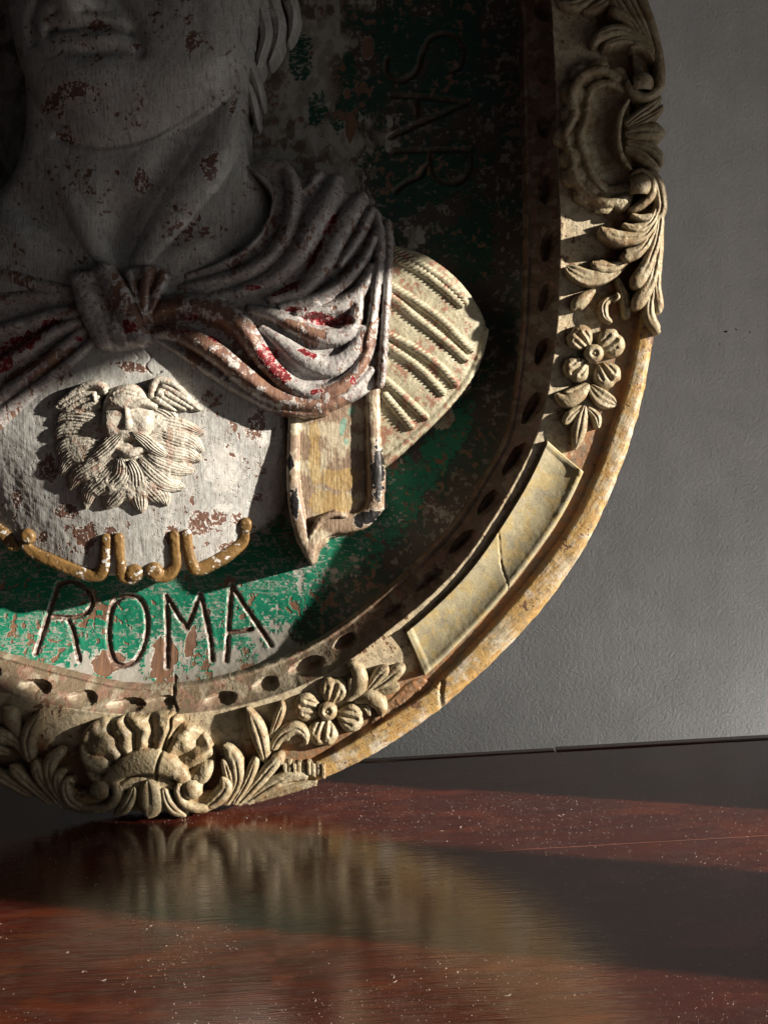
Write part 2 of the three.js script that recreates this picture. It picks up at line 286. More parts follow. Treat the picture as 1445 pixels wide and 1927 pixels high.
const bustPaint = paint([-40, -40, 570, 1110], 1, (x, y) => {
  const f = fbm(x / 40, y / 40, 5), g = fbm(x / 8, y / 8 + 40, 3), v = fbm(x / 2.2, y / 26, 3), fine = noise(x / 1.6, y / 1.6), c = fbm(x / 16 + 90, y / 16, 4);
  let col = over(WHITE, tone(CHALK, 0.95), clamp(2.4 * (c - 0.5))), h = 0.55 + 0.12 * (g - 0.5) + 0.1 * (v - 0.5) + 0.05 * (fine - 0.5);
  col = over(col, [0.25, 0.23, 0.21], clamp(1.6 * (f - 0.46) + 1.1 * (g - 0.5) + 0.6 * (v - 0.5)));
  const v2 = fbm(x / 1.7 + 31, y / 15, 3); col = over(col, [0.11, 0.10, 0.10], sm(0.60, 0.74, v2) * 0.55); col = over(col, [0.40, 0.425, 0.43], sm(0.56, 0.7, fbm(x / 2.4, y / 40 + 8, 3)) * 0.6);
  const ch = patch(bustChalk, x, y, 0.9 * (g - 0.5) + 0.4 * (f - 0.5)); if (ch > 0.15) col = over(col, CHALK, sm(0.15, 0.25, ch) * 0.8);
  const br = patch(bustBare, x, y, 0.8 * (f - 0.5) + 0.7 * (g - 0.5)), flake = sm(0.70, 0.72, 0.5 * f + 0.55 * g), flk = fbm(x / 4.5 + 15, y / 4.5, 3), lo = Math.max(sm(0.12, 0.16, br + 0.5 * (flk - 0.5)) * (1 - sm(0.58, 0.62, flk)), flake);
  if (lo > 0) { col = over(col, over(BROWN, [0.17, 0.085, 0.062], clamp(v + 0.6 * (flk - 0.5))), lo); h = mix(h, 0.32 + 0.1 * v, lo); } else if (br > 0.03) col = over(col, CHALK, 0.55);
  const craze = Math.abs(fbm(x / 13 + 3, y / 13, 3) - 0.5); if (craze < 0.008 && c > 0.55) { col = tone(col, 0.35); h -= 0.2; }
  return [...tone(col, 0.86 + 0.28 * fine), h];
}, { rough: 0.42, bump: 0.0016 });

const reds = [[505, 672, 26, 22, 0.9], [530, 705, 34, 17, 0.75], [592, 741, 15, 7, -0.2], [605, 603, 40, 11, 0.15], [652, 604, 14, 12], [580, 668, 30, 7, 0.35], [625, 420, 8, 30, 0.55], [596, 480, 8, 45, 0.5], [545, 545, 40, 8, -0.4], [40, 650, 70, 20, -0.5], [10, 690, 40, 12, -0.4], [95, 612, 20, 9, -0.5], [365, 600, 16, 6, -0.2], [405, 640, 18, 5, 0.5], [250, 620, 20, 14, 0.6], [665, 720, 6, 10], [480, 545, 20, 6], [355, 628, 12, 4], [560, 585, 24, 6], [150, 640, 10, 6]];
const tubes = [[400, 600, 110, 26, 0.35], [470, 660, 60, 40, 0.9], [400, 665, 120, 32, 0.55], [520, 740, 90, 26, 0.45], [590, 770, 90, 20, -0.1], [300, 600, 50, 36], [560, 620, 60, 14, 0.3], [640, 730, 60, 14, -0.6], [240, 560, 16, 60, -0.4], [290, 530, 34, 30], [690, 660, 12, 80, 0.25], [60, 690, 80, 12, -0.5], [110, 680, 60, 10, -0.6]];
const cloakPaint = paint([-40, 280, 760, 810], 1.2, (x, y) => {
  const f = fbm(x / 34, y / 34 + 11, 5), g = fbm(x / 8 + 20, y / 8, 3), v = fbm(x / 2.2, y / 24, 3), fine = noise(x / 1.6, y / 1.6), c = fbm(x / 15 + 50, y / 15, 4);
  const k = fbm(x / 5 + 70, y / 5, 3); let col = over([0.28, 0.268, 0.262], [0.50, 0.488, 0.47], clamp(2.4 * (c - 0.42) + 1.4 * (k - 0.5))), h = 0.6 + 0.14 * (g - 0.5) + 0.1 * (k - 0.5); col = over(col, [0.12, 0.06, 0.06], sm(0.58, 0.68, k) * 0.7);
  const tb = patch(tubes, x, y, 0.9 * (f - 0.5) + 0.6 * (g - 0.5)), flake = sm(0.625, 0.64, 0.45 * f + 0.3 * g + 0.3 * fbm(x / 4, y / 11, 2)), lo = Math.max(sm(0.12, 0.17, tb) * (c + 0.3 * (k - 0.5) > 0.62 ? 0 : 1), flake);
  if (lo > 0) { col = over(col, over([0.10, 0.055, 0.05], [0.24, 0.135, 0.085], clamp(v * 1.5 - 0.25)), lo); h = mix(h, 0.36 + 0.1 * v, lo); }
  const rd = patch(reds, x, y, 0.9 * (g - 0.5) + 0.5 * (f - 0.5) + 0.8 * (k - 0.5)); if (rd > 0.1) { const q = sm(0.1, 0.14, rd); col = over(col, over(tone(RED, 0.6 + 0.7 * f), k > 0.6 ? [0.30, 0.22, 0.20] : [0.07, 0.012, 0.012], Math.max(sm(0.6, 0.66, k), 0.7 * sm(0.52, 0.42, k))), q); h = mix(h, 0.48 + 0.1 * (k - 0.5), q); } else if (rd > 0.0) { col = over(col, CHALK, 0.75); h = 0.72; }
  if (Math.abs(f - 0.53) < 0.006) col = over(col, CHALK, 0.6);
  return [...tone(col, 0.86 + 0.28 * fine), h];
}, { rough: 0.42, bump: 0.0016 });

const framePaint = paint(UVBOX, 1, (x, y) => {
  const [a, r] = polar(x, y), lip = rLip(a), t = (r - lip) / (rMould(a) - lip), m = (r - rMould(a)) / (rOuter(a) - rMould(a));
  if (r < rRing(a) - 12 || m > 1.4) return [0.2, 0.15, 0.1, 0.5];
  const along = a * 900, f = fbm(x / 38, y / 38 + 70, 5), g = fbm(x / 7 + 9, y / 7, 3), fine = noise(x / 1.6, y / 1.6), lin = fbm(along / 22, r / 2.4, 3), c = fbm(x / 18 + 30, y / 18 + 3, 4);
  let col, h = 0.5 + 0.16 * (g - 0.5) + 0.1 * (fine - 0.5);
  if (t < 0) {                                                     // gouged ring: worn brown, paler along the foot, pink in patches
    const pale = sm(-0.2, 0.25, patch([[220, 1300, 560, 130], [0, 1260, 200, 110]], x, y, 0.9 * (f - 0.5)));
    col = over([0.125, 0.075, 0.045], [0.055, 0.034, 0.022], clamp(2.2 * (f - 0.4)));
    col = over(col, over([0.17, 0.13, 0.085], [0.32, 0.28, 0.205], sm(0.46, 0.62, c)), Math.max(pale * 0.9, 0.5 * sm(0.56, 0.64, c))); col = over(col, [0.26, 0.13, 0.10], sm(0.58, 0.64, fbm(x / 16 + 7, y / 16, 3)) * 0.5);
  } else if (m < 0.02) {                                           // flat floor: cream at the lip, bare rusty wood in the outer channel
    col = over(CREAM, [0.44, 0.335, 0.20], clamp(2 * (f - 0.42)));
    const rusty = sm(0.50, 0.62, t + 0.55 * (f - 0.5) + 0.25 * (g - 0.5)); col = over(col, over(RUST, UMBER, clamp(2.4 * (c - 0.35))), rusty * 0.85);
  } else {                                                         // outer moulding: worn gilding
    col = over(CREAM, GOLD, sm(0.36, 0.6, f + 0.25 * (lin - 0.5) + 0.16 * sm(700, 1300, y) * sm(1.05, 0.3, 1 - x / 1500)));
    col = over(col, [0.30, 0.15, 0.05], sm(0.56, 0.66, lin) * 0.6); col = over(col, CHALK, sm(0.58, 0.74, c) * 0.4);
  }
  const spot = fbm(x / 3.4 + 60, y / 3.4, 2); col = over(col, UMBER, sm(0.62, 0.84, spot) * 0.4); h -= 0.08 * sm(0.62, 0.8, spot) + 0.16 * (lin - 0.5);
  col = over(col, [0.17, 0.135, 0.09], sm(0.5, 0.7, fbm(x / 11 + 5, y / 11, 4)) * 0.55);
  const lost = sm(0.70, 0.73, 0.6 * f + 0.5 * g - 0.02); col = over(col, over(UMBER, WOOD, lin), lost); h -= 0.15 * lost;
  return [...tone(col, 0.84 + 0.32 * fine), h];
}, { rough: 0.55, bump: 0.0015 });

const carvedPaint = paint(UVBOX, 1, (x, y) => {                     // leaves, shells and flowers
  { const [a, r] = polar(x, y); if (r < rLip(a) - 30 || r > rOuter(a) + 60) return [0.4, 0.33, 0.2, 0.5]; }
  const f = fbm(x / 30 + 4, y / 30 + 20, 5), g = fbm(x / 6 + 9, y / 6, 3), fine = noise(x / 1.5, y / 1.5), c = fbm(x / 14 + 80, y / 14 + 3, 4);
  let col = over([0.325, 0.27, 0.17], [0.235, 0.17, 0.09], clamp(2.2 * (f - 0.4)));
  col = over(col, [0.40, 0.355, 0.255], sm(0.52, 0.66, c) * 0.6); col = over(col, [0.20, 0.10, 0.04], sm(0.56, 0.72, fbm(x / 20 + 7, y / 20, 4)) * 0.5);
  const spot = fbm(x / 3.2 + 60, y / 3.2, 2); col = over(col, UMBER, sm(0.6, 0.84, spot) * 0.45);
  const scr = fbm(x / 2 + y / 9, y / 2.4 - x / 7, 3); col = over(col, [0.13, 0.08, 0.045], sm(0.6, 0.72, scr) * 0.45);
  return [...tone(col, 0.84 + 0.32 * fine), 0.5 + 0.14 * (g - 0.5) + 0.1 * (fine - 0.5) - 0.1 * sm(0.62, 0.8, spot) + 0.14 * (scr - 0.5)];
}, { rough: 0.55, bump: 0.0015 });

const maskPaint = paint([80, 690, 400, 980], 2, (x, y) => {
  const f = fbm(x / 18 + 4, y / 18 + 50, 4), g = fbm(x / 4 + 9, y / 4, 3), fine = noise(x / 1.3, y / 1.3);
  let col = over([0.38, 0.355, 0.30], [0.46, 0.44, 0.39], clamp(2 * (f - 0.4))); col = over(col, [0.20, 0.14, 0.10], sm(0.58, 0.72, g) * 0.6); col = over(col, [0.26, 0.15, 0.10], sm(0.60, 0.66, f) * 0.6);
  return [...tone(col, 0.86 + 0.28 * fine), 0.5 + 0.35 * (g - 0.5) + 0.1 * (fine - 0.5)];
}, { rough: 0.55, bump: 0.0015 });
const panelPaint = paint(UVBOX, 0.8, (x, y) => {                     // grey-gold face of the raised panel
  { const [a, r] = polar(x, y); if (r < rLip(a) - 10 || r > rOuter(a) || x < 700 || y < 780) return [0.4, 0.33, 0.2, 0.5]; }
  const f = fbm(x / 30 + 4, y / 30 + 50, 5), g = fbm(x / 5 + 9, y / 5, 3), fine = noise(x / 1.5, y / 1.5), c = fbm(x / 16 + 80, y / 16 + 3, 4);
  let col = over([0.36, 0.315, 0.20], [0.24, 0.215, 0.15], clamp(2.4 * (f - 0.38))); col = over(col, [0.42, 0.30, 0.10], sm(0.5, 0.62, c) * 0.45); col = over(col, UMBER, sm(0.64, 0.82, fbm(x / 2.4 + 60, y / 2.4, 2)) * 0.35);
  return [...tone(col, 0.84 + 0.32 * fine), 0.5 + 0.2 * (g - 0.5) + 0.1 * (fine - 0.5)];
}, { rough: 0.5, bump: 0.0008 });
const giltPaint = paint([-40, 960, 500, 1110], 1, (x, y) => {                     // dull gold trim and pale scales of the skirt
  const f = fbm(x / 20 + 4, y / 20 + 20, 4), g = fbm(x / 6 + 9, y / 6, 3), fine = noise(x / 1.5, y / 1.5);
  let col = over([0.175, 0.10, 0.032], [0.105, 0.06, 0.022], clamp(2 * (f - 0.35))); col = over(col, CHALK, sm(0.66, 0.70, 0.5 * f + 0.55 * g)); 
  return [...tone(col, 0.84 + 0.32 * fine), 0.5 + 0.2 * (g - 0.5)];
}, { rough: 0.45, bump: 0.0008 });
const scalePaint = paint([700, 440, 960, 900], 2, (x, y) => {
  const f = fbm(x / 24 + 4, y / 24 + 20, 4), g = fbm(x / 6 + 9, y / 6, 3), fine = noise(x / 1.3, y / 1.3), v = fbm(x / 10, y / 2.4 + x / 3, 3);
  let col = over([0.385, 0.355, 0.25], [0.27, 0.24, 0.16], clamp(2 * (f - 0.35) + 0.5 * (v - 0.5))); col = over(col, UMBER, sm(0.62, 0.78, fbm(x / 3 + 60, y / 3, 2)) * 0.45); col = over(col, [0.25, 0.09, 0.06], sm(0.64, 0.67, 0.6 * f + 0.5 * g) * 0.7);
  return [...tone(col, 0.84 + 0.32 * fine), 0.5 + 0.25 * (g - 0.5) + 0.1 * (fine - 0.5)];
}, { rough: 0.55, bump: 0.0010 });
const flapPaint = paint([520, 380, 760, 1090], 1.2, (x, y) => {
  const f = fbm(x / 26 + 44, y / 26 + 20, 4), g = fbm(x / 6 + 9, y / 6, 3), v = fbm(x / 2.1, y / 30, 3), fine = noise(x / 1.5, y / 1.5);
  let col = over([0.30, 0.225, 0.155], [0.155, 0.10, 0.075], clamp(1.6 * (v - 0.25)));
  col = over(col, [0.50, 0.45, 0.33], sm(0.52, 0.66, f + 0.4 * (v - 0.5)) * 0.8);
  const gold = patch([[620, 945, 60, 30], [640, 900, 50, 30], [590, 850, 14, 80]], x, y, 0.8 * (f - 0.5) + 0.5 * (g - 0.5)); if (gold > 0.2) col = over(col, [0.40, 0.27, 0.09], 0.6 * sm(0.2, 0.35, gold));
  const dark = patch([[712, 890, 15, 62], [690, 975, 36, 16, -0.4], [553, 950, 10, 40], [545, 870, 8, 14]], x, y, 0.7 * (f - 0.5) + 0.9 * (g - 0.5)); if (dark > 0.15) col = over(col, [0.012, 0.011, 0.012], sm(0.15, 0.2, dark)); else if (dark > 0.06) col = over(col, CHALK, 0.6);
  const mint = patch([[662, 770, 8, 12, 0.4], [644, 800, 8, 22, 0.2], [650, 830, 5, 8]], x, y, 0.6 * (g - 0.5)); if (mint > 0.2) col = over(col, [0.20, 0.34, 0.27], 0.9);
  return [...tone(col, 0.84 + 0.3 * fine), 0.5 + 0.25 * (v - 0.5) + 0.15 * (g - 0.5)];
}, { rough: 0.45, bump: 0.0012 });

// ---------------------------------------------------------------- the medallion
const medallion = new THREE.Group(); medallion.name = 'carved_medallion'; medallion.quaternion.copy(leanTurn); scene.add(medallion);
medallion.userData = { label: 'carved oval wooden medallion with painted bust and gilded frame, leaning on the table', category: 'medallion' };

{ // frame body: outer moulding, channel, lip and gouged ring in one turned profile
  const gouges = [[1020, 20], [1019, 125], [1022, 235], [1027, 350], [1031, 460], [1028, 560], [1021, 660], [1000, 770], [968, 865], [921, 945], [870, 1022], [808, 1092], [740, 1152], [650, 1210], [575, 1255], [500, 1290], [412, 1318], [300, 1325], [240, 1326], [155, 1312], [65, 1293], [-30, 1262], [-110, 1225]].map(([x, y]) => { const [X, Y] = T(x, y, -30), [a, r] = polar(X, Y); return [a + 0.006 * (rnd() - 0.5), r + 3 * (rnd() - 0.5), 0.8 + 0.45 * rnd(), 0.55 + 0.4 * rnd()]; });
  const prof = (a) => {                                            // rows of [radius, z]
    const o = rOuter(a), m = rMould(a), l = rLip(a), g = rRing(a), w = o - m, rows = [];
    const put = (r, z) => rows.push([r, z]);
    put(o - 14, -62); put(o - 5, -58); put(o - 3, -40); put(o - 1, -26); put(o, -14); put(o - 1.5, -7); put(o - 5, -2.5);
    for (let k = 1; k <= 7; k++) { const t = k / 8; put(mix(o - 5, m + 5, t), -2.5 + 5 * Math.sin(Math.PI * (0.15 + 0.6 * t))); }
    put(m + 5, 2); put(m + 2, 0.5); put(m + 0.5, -3); put(m - 0.5, -10); put(m - 2, -15.5); put(m - 5, -17.5);
    for (let k = 1; k <= 34; k++) { const t = k / 35, r = mix(m - 5, l + 4, t); put(r, mix(-17.5, -3, Math.pow(t, 0.9))); }
    put(l + 4, -2.6); put(l + 1.5, -2.2); put(l, -3); put(l - 1.5, -5);
    for (let k = 1; k <= 36; k++) { const t = k / 37; put(mix(l - 1.5, g + 6, t), -5 - 45 * Math.pow(t, 0.8)); }
    put(g + 5, -49); put(g + 3, -48); put(g + 1, -49); put(g - 1, -53); put(g - 3, -60); put(g - 6, -80); put(g - 8, -100);
    return rows;
  };
  const angles = []; for (let a = -Math.PI; a < Math.PI - 1e-6;) { angles.push(a); const d = Math.atan2(Math.sin(a - 0.62), Math.cos(a - 0.62)); a += Math.abs(d) < 1.25 ? 3 / 1100 : 0.03; }
  const cols = prof(0).length, pos = [], idx = [], crack2 = spline([[832, 1282], [830, 1300], [831, 1335]], 6);
  for (const a of angles) {
    const rows = prof(a), near = gouges.filter(([b]) => Math.abs(b - a) < 0.08), ca = Math.cos(a), sa = Math.sin(a), l = rLip(a), g = rRing(a);
    for (let q = 0; q < cols; q++) {
      let [r, z] = rows[q]; const w = (fbm(a * 60, r / 30, 3) - 0.5); r += w * (q > 7 ? 2.2 : 3.5); 
      const x = OC[0] + ca * r, y = OC[1] + sa * r;
      if (r < l + 2 && r > g - 2) for (const [b, br, wide, deep] of near) { const u = (a - b) * br / 29 / wide, v = (r - br) / (10 + 6 * clamp(0.5 - u * 0.6)), e = u * u + v * v + 0.35 * (fbm(x / 9, y / 9, 2) - 0.5); if (e < 1) { z -= 24 * deep * Math.pow(1 - e, 0.55) * (0.75 + 0.5 * (0.5 - u * 0.5)); } }
      z += 1.6 * (fbm(x / 12, y / 12, 3) - 0.5);
      const dc = Math.min(lineDistance(crackLine, x, y), q > 3 ? lineDistance(crack2, x, y) : 9) + 1.6 * (noise(x / 4, y / 4) - 0.5); if (dc < 3.4) z -= 10 * (1 - dc / 3.4);
      pos.push(x, y, z);
    }
  }
  const n = angles.length; for (let i = 0; i < n; i++) { const j = (i + 1) % n; for (let q = 0; q < cols - 1; q++) { const a = i * cols + q, b = a + 1, c = j * cols + q, d = c + 1; idx.push(a, b, d, a, d, c); } }
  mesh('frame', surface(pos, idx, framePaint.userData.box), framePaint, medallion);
}
{ // sunken field with its cut letters
  const line = (lo, hi, a, b, fine) => { const o = []; for (let v = lo; v < a; v += 30) o.push(v); for (let v = a; v < b; v += fine) o.push(v); for (let v = b; v <= hi; v += 30) o.push(v); return o; };
  const xs = line(-760, 1060, -30, 1020, 2.5), ys = line(-760, 1360, -30, 1330, 2.5), at = new Map(), pos = [], idx = [];
  const ok = (x, y) => { const [a, r] = polar(x, y); return r < rRing(a) + 6; };
  const v = (i, j) => { const k = j * 4096 + i; let n = at.get(k); if (n === undefined) { n = pos.length / 3; at.set(k, n); const x = xs[i], y = ys[j]; let z = dishZ(x, y) + 1.8 * (fbm(x / 16, y / 16, 3) - 0.5); if (x > -30 && y > -30) { const L = letterAt(x, y); if (L < 14) z -= 7 * sm(5.4, 1.6, L + 2.4 * (noise(x / 9, y / 9) - 0.5)) - 0.5 * Math.exp(-((L - 10) ** 2) / 6); const dc = lineDistance(crackLine, x, y); if (dc < 3) z -= 6 * (1 - dc / 3); } pos.push(x, y, z); } return n; };
  for (let j = 0; j < ys.length - 1; j++) for (let i = 0; i < xs.length - 1; i++) { if (!ok(xs[i], ys[j]) && !ok(xs[i + 1], ys[j + 1]) && !ok(xs[i + 1], ys[j]) && !ok(xs[i], ys[j + 1])) continue; const a = v(i, j), b = v(i + 1, j), c = v(i + 1, j + 1), d = v(i, j + 1); idx.push(a, d, c, a, c, b); }
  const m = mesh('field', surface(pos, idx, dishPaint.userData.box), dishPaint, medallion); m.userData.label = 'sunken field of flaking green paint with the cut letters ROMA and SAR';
}
//BUST
// ---------------------------------------------------------------- the bust
const plateZ = (x, y) => 12 - (45 + 42 * sm(800, 1010, y)) * ((x - 215) / 330) ** 2 - 40 * (Math.max(0, y - 760) / 300) ** 2 - 14 * (Math.max(0, 760 - y) / 200) ** 2;
{ // breastplate
  const r = new Relief(-160, 560, 570, 1110, 2.5, dishZ);
  r.mass([[-150, 560], [120, 560], [280, 590], [400, 640], [520, 745], [546, 850], [538, 940], [505, 985], [466, 1008], [430, 1040], [370, 1068], [310, 1080], [245, 1086], [170, 1080], [90, 1052], [20, 1024], [-60, 990], [-150, 950]], plateZ, 16, 14);
  r.rough(22, 2.2).rough(6, 0.9, 2);
  r.cut([[268, 652], [285, 672], [276, 690], [290, 706], [305, 700]], 1.6, 3).cut([[250, 660], [262, 676], [240, 690]], 1.4, 2);
  r.build('breastplate', bustPaint, medallion);
}
{ // head, neck and throat
  const r = new Relief(-160, -470, 560, 640, 3, dishZ);
  const chest = (x, y) => 2 + 10 * Math.exp(-(((y - 470) / 120) ** 2)) - 40 * Math.max(0, Math.abs(x - 200) / 330 - 0.35) ** 2;
  const neckZ = (x, y) => mix(-34 + 66 * Math.sqrt(Math.max(0, 1 - ((x - 245) / 262) ** 2)), chest(x, y), sm(330, 470, y));
  r.mass([[30, -200], [36, 60], [42, 230], [10, 330], [-70, 385], [-150, 430], [-150, 640], [540, 640], [540, 480], [520, 380], [478, 320], [462, 250], [468, 150], [474, 20], [470, -200]], neckZ, 34, 34);
  const faceZ = (x, y) => 34 + 52 * Math.sqrt(Math.max(0, 1 - ((x - 235) / 300) ** 2)) - 26 * sm(120, 290, y) - 30 * Math.max(0, (-150 - y) / 300) ** 2;
  r.mass([[110, -450], [10, -330], [-10, -120], [8, 40], [34, 130], [76, 212], [138, 268], [212, 287], [290, 264], [372, 214], [440, 148], [474, 60], [484, -120], [450, -330], [350, -450], [230, -465]], faceZ, 92, 66, { soft: 20 });
  // throat: two cords of muscle meeting at the pit, hollows between them
  r.ridge([[438, 190, 26, 8], [400, 290, 40, 30], [330, 390, 36, 26], [262, 490, 20, 14]], { soft: 22 });
  r.ridge([[96, 300, 20, 10], [132, 375, 22, 24], [168, 440, 24, 26], [204, 500, 16, 14]], { soft: 18 });
  r.bump(224, 420, 34, 100, -18, 0.05).bump(300, 330, 26, 110, -12, 0.62).bump(70, 400, 40, 90, -20, -0.7).bump(60, 445, 70, 36, 10, 0.5).bump(420, 440, 60, 50, -12, 0.5).bump(390, 430, 50, 70, 5, 0.6);
  r.bump(350, 470, 70, 24, 8, -0.35);
  // mouth, chin, nose and cheek folds
  r.cut([[96, 58], [130, 60], [178, 53], [215, 56], [244, 64]], 5, 12, 70).bump(180, 42, 46, 12, 9, 0, 70).bump(192, 78, 40, 13, 12, 0, 70).bump(180, 102, 52, 9, -9, 0, 70).bump(185, 150, 66, 38, 12, 0, 60).bump(98, 66, 9, 12, -8, 0, 60).bump(252, 70, 10, 14, -8, 0, 60);
  r.bump(138, -40, 30, 70, 36, 0, 80).bump(138, 8, 44, 20, 26, 0, 80).bump(108, 24, 9, 6, -10, 0, 80).bump(160, 26, 9, 6, -10, 0, 80).cut([[205, -10], [240, 25], [262, 66], [268, 105]], 12, 9, 60).cut([[80, 0], [60, 40], [64, 80]], 10, 8, 60).bump(335, 30, 60, 90, 9, 0, 50).bump(405, 60, 16, 70, 4, 0, 50);
  r.bump(60, -150, 44, 26, -22, 0, 60).bump(225, -150, 50, 28, -24, 0, 60).bump(60, -150, 26, 14, 16, 0, 60).bump(225, -150, 28, 15, 18, 0, 60).bump(60, -195, 60, 14, 14, 0, 60).bump(230, -195, 70, 15, 15, 0, 60);
  r.cut([[110, 262], [190, 280], [270, 268], [340, 232], [400, 190]], 7, 7, 10).cut([[300, 505], [316, 512], [322, 520], [335, 524]], 1.5, 4);
  r.rough(14, 1.6).rough(5, 0.7, 2);
  r.build('head', bustPaint, medallion).userData.label = 'pale face and throat seen in shade, paint flaking to brown';
}
{ // wavy hair beside the cheek
  const lock = (pts) => blade('hair_lock', bustPaint, medallion, pts, { height: 13, floor: -120, m: 10, section: (s, t) => 0.85 * (1 - s * s) + 0.15 * Math.cos(9.4 * s) });
  lock([[482, -70, 16, -8], [490, 10, 15, -14], [500, 60, 13, -22], [488, 110, 10, -30], [478, 150, 4, -38]]);
  lock([[505, -70, 16, -16], [512, 0, 16, -22], [524, 40, 14, -30], [520, 80, 11, -40], [506, 118, 4, -50]]);
  lock([[535, -70, 15, -28], [540, -20, 15, -34], [552, 20, 13, -44], [548, 60, 8, -60], [540, 80, 3, -70]]);
  lock([[466, 100, 8, -10], [474, 130, 12, -20], [486, 165, 10, -30], [492, 195, 4, -44]]);
  lock([[464, 150, 6, -16], [474, 185, 10, -28], [480, 215, 8, -40], [484, 236, 3, -56]]);
}
const cloakZ = (x, y) => 18 - 40 * (Math.max(0, x - 560) / 190) ** 2 - 26 * (Math.max(0, 560 - y) / 230) ** 2 - 14 * (Math.max(0, 400 - x) / 130) ** 2;
const folds = (list) => list.map(([x, y, r, d]) => [x, y, r, cloakZ(x, y) + d]);
{ // cloak over the shoulder
  const r = new Relief(255, 285, 755, 800, 2, (x, y) => Math.max(dishZ(x, y), x < 545 && y > 560 ? plateZ(x, y) - 6 : -200));
  r.mass([[463, 312], [500, 301], [540, 302], [562, 332], [600, 320], [632, 328], [654, 358], [685, 362], [702, 390], [727, 408], [741, 440], [739, 520], [730, 600], [723, 680], [714, 716], [690, 742], [640, 766], [590, 784], [540, 783], [480, 762], [420, 726], [360, 686], [300, 647], [270, 616], [288, 580], [330, 548], [346, 522], [404, 499], [456, 474], [493, 440], [513, 402], [513, 368], [492, 342]], (x, y) => cloakZ(x, y) - 4, 10, 16);
  const F = (l, o) => r.ridge(folds(l), { soft: 4, flat: 1.15, sharp: 0.78, ...o });
  // collar: thin inner rim and the roll behind it
  F([[466, 314, 5, 8], [496, 338, 6, 8], [514, 370, 6, 9], [508, 406, 6, 10], [488, 444, 7, 10], [452, 477, 8, 8], [404, 501, 8, 4], [352, 518, 6, 0]]);
  F([[500, 305, 10, 4], [536, 312, 14, 14], [551, 350, 15, 18], [549, 400, 16, 20], [534, 446, 16, 20], [500, 486, 16, 16], [450, 514, 15, 12], [390, 530, 12, 8], [340, 540, 8, 2]]);
  F([[600, 325, 9, 6], [588, 342, 10, 8], [572, 360, 8, 2]]);
  F([[634, 336, 15, 8], [612, 382, 25, 20], [582, 432, 27, 24], [552, 482, 24, 21], [510, 522, 17, 14], [450, 546, 11, 8], [400, 556, 8, 4]], { soft: 9 });
  F([[680, 370, 14, 8], [652, 412, 22, 17], [626, 458, 22, 19], [602, 504, 20, 18], [568, 542, 14, 14], [510, 562, 10, 8]], { soft: 8, flat: 0.9 });
  F([[700, 394, 10, 10], [680, 432, 11, 18], [660, 466, 10, 18], [640, 496, 8, 14]], { soft: 7 });
  F([[708, 436, 9, 16], [688, 480, 10, 20], [662, 512, 11, 22], [628, 540, 12, 20], [586, 564, 12, 14], [530, 574, 8, 8]]);
  F([[700, 500, 9, 18], [684, 536, 14, 20], [654, 566, 16, 16], [612, 582, 12, 12], [560, 590, 8, 8]], { soft: 8 });
  // swags gathered from the knot
  F([[276, 602, 12, 10], [310, 576, 18, 20], [352, 570, 22, 28], [400, 580, 23, 30], [444, 604, 22, 30], [474, 642, 21, 28], [506, 688, 19, 24], [548, 724, 17, 22], [600, 738, 16, 20], [652, 716, 14, 20], [690, 664, 12, 22], [704, 600, 11, 22]], { flat: 1.3 });
  F([[282, 626, 10, 6], [322, 624, 16, 16], [366, 640, 20, 24], [412, 668, 22, 27], [456, 704, 22, 27], [504, 738, 19, 24], [552, 756, 16, 18], [606, 760, 15, 14], [656, 738, 13, 14], [698, 696, 9, 14]], { flat: 1.3 });
  F([[290, 634, 6, 0], [350, 668, 9, 6], [420, 714, 10, 6], [490, 754, 10, 6], [556, 776, 9, 4], [610, 774, 8, 2]]);
  F([[470, 580, 8, 10], [516, 592, 13, 18], [556, 612, 16, 21], [600, 630, 17, 22], [644, 630, 16, 22], [668, 600, 14, 22], [676, 560, 9, 16]], { soft: 8, flat: 0.9 });
  F([[494, 616, 8, 8], [536, 648, 15, 17], [576, 676, 20, 19], [622, 688, 20, 19], [660, 664, 15, 20], [684, 620, 11, 22]], { soft: 8, flat: 0.7 });
  // turned edge hanging straight down
  F([[708, 396, 7, 10], [716, 450, 9, 20], [710, 520, 10, 26], [702, 590, 10, 28], [690, 645, 9, 26]]);
  F([[730, 416, 8, 12], [731, 470, 9, 22], [729, 540, 9, 26], [724, 620, 9, 26], [720, 690, 9, 22], [716, 722, 8, 14]]);
  r.cut([[600, 565], [630, 552], [668, 532]], 4, 12, 30).cut([[660, 604], [640, 606], [600, 604]], 6, 10, 30).cut([[415, 722], [424, 712], [440, 706]], 1.8, 7, 20).blur(1);
  r.rough(12, 2.2).rough(4.5, 1.0, 2);
  r.build('cloak', cloakPaint, medallion).userData.label = 'draped cloak over the shoulder with scraps of red paint';
}
